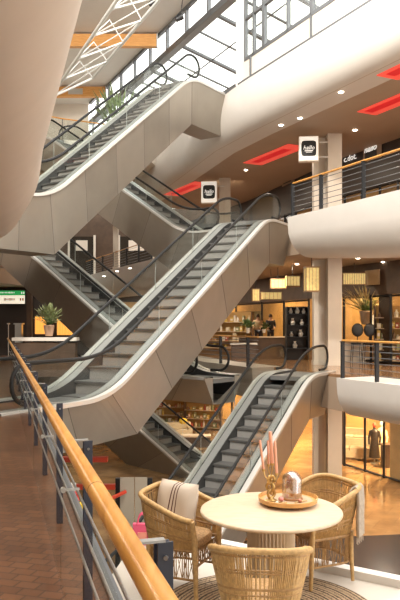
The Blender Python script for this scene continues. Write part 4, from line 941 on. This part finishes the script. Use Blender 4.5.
deco = [(281, 497, .022, mat('pink_glass', (.62, .25, .22), .25), 'small pink ball on the tray between candle holder and cloche'), (266, 501, .014, gold, 'small brass bead at the left foot of the candle holder'), (300, 503, .016, cop, 'little copper bud at the right foot of the cloche'), (277, 504, .012, cream, 'tiny cream pebble at the front of the tray'), (286, 505, .010, gold, 'tiny brass nut at the front centre of the tray')]
for px, py, rr_, m_, lab in deco:
    D = 5.46 if py > 500 else 5.40; p = tp(px, py, D)
    D2 = {281: 5.43, 266: 5.40, 300: 5.40, 277: 5.36, 286: 5.35}[px]; x = (px - HX) / F * D2; q = MB(); q.ball((0, 0, 0), rr_, 14, 0, (1, 1, .9)); o = q.build('tray_ornament', m_, None, True); o.location = (x, D2, zt + rr_ * .9); tag(o, lab, 'ornament')
for (p0, p1, lab) in (((.70, 5.33), (.60, 5.40), 'slim brass stick lying on the left front of the tray'), ((.74, 5.38), (.84, 5.43), 'slim brass stick lying on the right front of the tray')):
    q = MB(); q.tube([V((0, 0, 0)), V((p1[0] - p0[0], p1[1] - p0[1], .004))], .004, 8); o = q.build('brass_stick', gold, None, True); o.location = (*p0, zt + .004); tag(o, lab, 'ornament')
# bags at the platform corner
r = thing('shopping_bag', 'pink bag with looped handle at the platform corner behind the left rattan armchair', 'bag', (-.57, 6.85, ZP)); pk = mat('bag_pink', (.75, .10, .20), .5)
q = MB(); q.hexa([V(p) for p in ((-.075, -.05, 0), (.075, -.05, 0), (.075, .05, 0), (-.075, .05, 0), (-.095, -.03, .20), (.095, -.03, .20), (.095, .03, .20), (-.095, .03, .20))]); q.build('body', pk, r)
for sy in (-1, 1): q = MB(); q.tube([V((.05 * math.cos(t), sy * .03, .19 + .11 * math.sin(t))) for t in [math.pi * k / 12 for k in range(13)]], .008, 6); q.build('handle', pk, r, True)
q = MB(); q.box((0, -.05, .09), (.09, .012, .07)); q.build('patch', mat('salmon', (.80, .30, .22), .5), r)
r = thing('shopping_bag', 'small navy bag right of the pink one behind the left rattan armchair', 'bag', (-.44, 6.80, ZP)); q = MB(); q.hexa([V(p) for p in ((-.04, -.05, 0), (.04, -.05, 0), (.04, .05, 0), (-.04, .05, 0), (-.05, -.03, .16), (.05, -.03, .16), (.05, .03, .16), (-.05, .03, .16))]); q.build('body', navy, r)
q = MB(); q.tube([V((.03 * math.cos(t), 0, .155 + .05 * math.sin(t))) for t in [math.pi * k / 10 for k in range(11)]], .005, 6); q.build('handle', navy, r, True)
# kiosk on the ground floor below the middle escalator's foot
redp = mat('red_paint', (.52, .05, .02), .4); bp = mat('beige_panel', (.42, .36, .28), .6)
K = V((-2.35, 17.2, ZG)); r = thing('kiosk', 'ground floor kiosk with red frame and beige panels seen past the wooden rail', 'kiosk', K)
for x, hh in ((-1.7, 2.8), (.30, 2.3), (1.1, 2.3)): q = MB(); q.box((x, .05, hh / 2), (.12, .12, hh)); q.build('post', blackm, r)
q = MB(); q.box((-.95, 0, 2.78), (2.0, .18, .12)); q.build('top_beam', redp, r)
q = MB(); q.box((-.75, -.1, 2.12), (2.0, .12, .13)); q.build('lower_beam', redp, r)
q = MB(); q.tube([V((-.05, -.7, 1.85)), V((.52, -.2, 2.02))], .05, 6); q.build('slanted_bar', redp, r)
for x0, x1 in ((.37, .72), (.74, 1.04)): q = MB(); q.box(((x0 + x1) / 2, -.1, 1.2), (x1 - x0, .05, 2.3)); q.build('side_panel', bp, r)
q = MB(); q.box((-.9, -.2, .5), (1.3, .6, 1.0)); q.build('counter', dark2, r)
for (px, py, D, s, col, lab) in ((77, 508, 12.4, .20, (.85, .60, .03), 'yellow crate glimpsed between glass and handrail'), (81, 517, 11.7, .16, (.25, .55, .08), 'green crate just below the yellow one'), (73, 497, 12.8, .2, (.6, .05, .04), 'red crate above the yellow one'), (70, 488, 13.4, .2, (.7, .66, .6), 'white crate above the red one, below the wooden handrail')):
    p = atd(px, py, D); r = thing('tall_display_stand', 'display stand carrying the ' + lab.split(' glimpsed')[0].split(' just')[0].split(' above')[0], 'stand', (p.x, D, ZG)); q = MB(); q.box((0, 0, (p.z - s / 2 - ZG) / 2), (s * 1.1, s * 1.1, p.z - s / 2 - ZG)); q.build('pillar', blackm, r); q = MB(); q.box((0, 0, .03), (s * 1.6, s * 1.6, .06)); q.build('foot', steel, r)
    q = MB(); q.box((0, 0, s * .45), (s, s, s * .9)); q.box((0, -s * .51, s * .45), (s * .5, .01, s * .3), 0, 1); o = q.build('crate', [mat('crate_' + str(px), col, .5), blackm], None); o.location = (p.x, D, p.z - s / 2 + .002); tag(o, lab, 'crate')
# ---------------------------------------------------------------- camera, light
cam = bpy.data.cameras.new('camera'); co = bpy.data.objects.new('camera', cam); COL.objects.link(co)
co.location = (0, 0, EYE); co.rotation_euler = (math.pi / 2, 0, 0)
cam.lens = F / 600 * 36; cam.sensor_width = 36; cam.sensor_fit = 'AUTO'; cam.shift_y = (HY - 300) / 600
S.camera = co
w = bpy.data.worlds.new('world'); S.world = w; w.use_nodes = True
bg = w.node_tree.nodes['Background']; bg.inputs[0].default_value = (1.0, .975, .93, 1); bg.inputs[1].default_value = 1.5
S.view_settings.view_transform = 'Standard'; S.view_settings.look = 'None'; S.view_settings.gamma = 1; S.view_settings.exposure = 0
def lamp(loc, e, col=(1, .78, .52), r=.3):
    l = bpy.data.lights.new('lamp', 'POINT'); l.energy = e; l.color = col; l.shadow_soft_size = r
    o = bpy.data.objects.new('lamp', l); COL.objects.link(o); o.location = loc; return o
def disk(loc, e, col=(1, .86, .68), s=.3, rot=None):  # serves the gallery downlights and the added, unseen fill lights alike
    l = bpy.data.lights.new('ceiling_lamp', 'AREA'); l.shape = 'DISK'; l.size = s; l.energy = e; l.color = col
    o = bpy.data.objects.new('ceiling_lamp', l); COL.objects.link(o); o.location = loc
    if rot: o.rotation_euler = rot
    return o
for D in (13, 18, 23, 29, 35, 42, 50):
    for z, e in ((8.68, 120), (3.98, 150), (-1.22, 150)):
        for off in (3.0, 7.6):
            i = 0; P = offpath(RP, off)
            for a, b in zip(P, P[1:]):
                if a.y <= D <= b.y: c = a.lerp(b, (D - a.y) / (b.y - a.y)); disk((c.x, c.y, z), e * (1 if off < 5 else (4.0 if z < 0 else 2.2 if z < 8 else .9)), col=(1, .85, .66) if off < 5 else (1, .68, .36), s=.10 if off < 5 else .2); break
for x, y in ((-2.2, 2), (-1.5, 3.4), (-3.6, 7), (-5.2, 12), (-8, 16), (-10, 23), (-12, 30)): disk((x, y, 3.34), 45, s=.2)  # unseen lamps added under the left soffit to brighten floor, rail and table
for x, y in ((3, 3), (1.5, 9), (-3, 14)): disk((x, y, 16.5), 200, (1, .90, .76), 1.6)  # added fill high over the atrium, no fixtures known there; lights the table
disk((-3, 24, ZA - .2), 0.1) if False else None
def aimed_fill(loc, tgt, e, s, col=(1, .93, .84)):
    o = disk(loc, e, col, s); o.rotation_euler = (V(tgt) - V(loc)).to_track_quat('-Z', 'Y').to_euler(); return o
aimed_fill((-3.5, 9, 15.6), (-2.2, 21, 7.5), 3200, 1.2)  # out-of-view fill pair, added to brighten the upper escalator cladding
aimed_fill((3.5, 9, 15.8), (-2.2, 21, 7.5), 1200, 1.2)
bg.inputs[1].default_value = 3.0
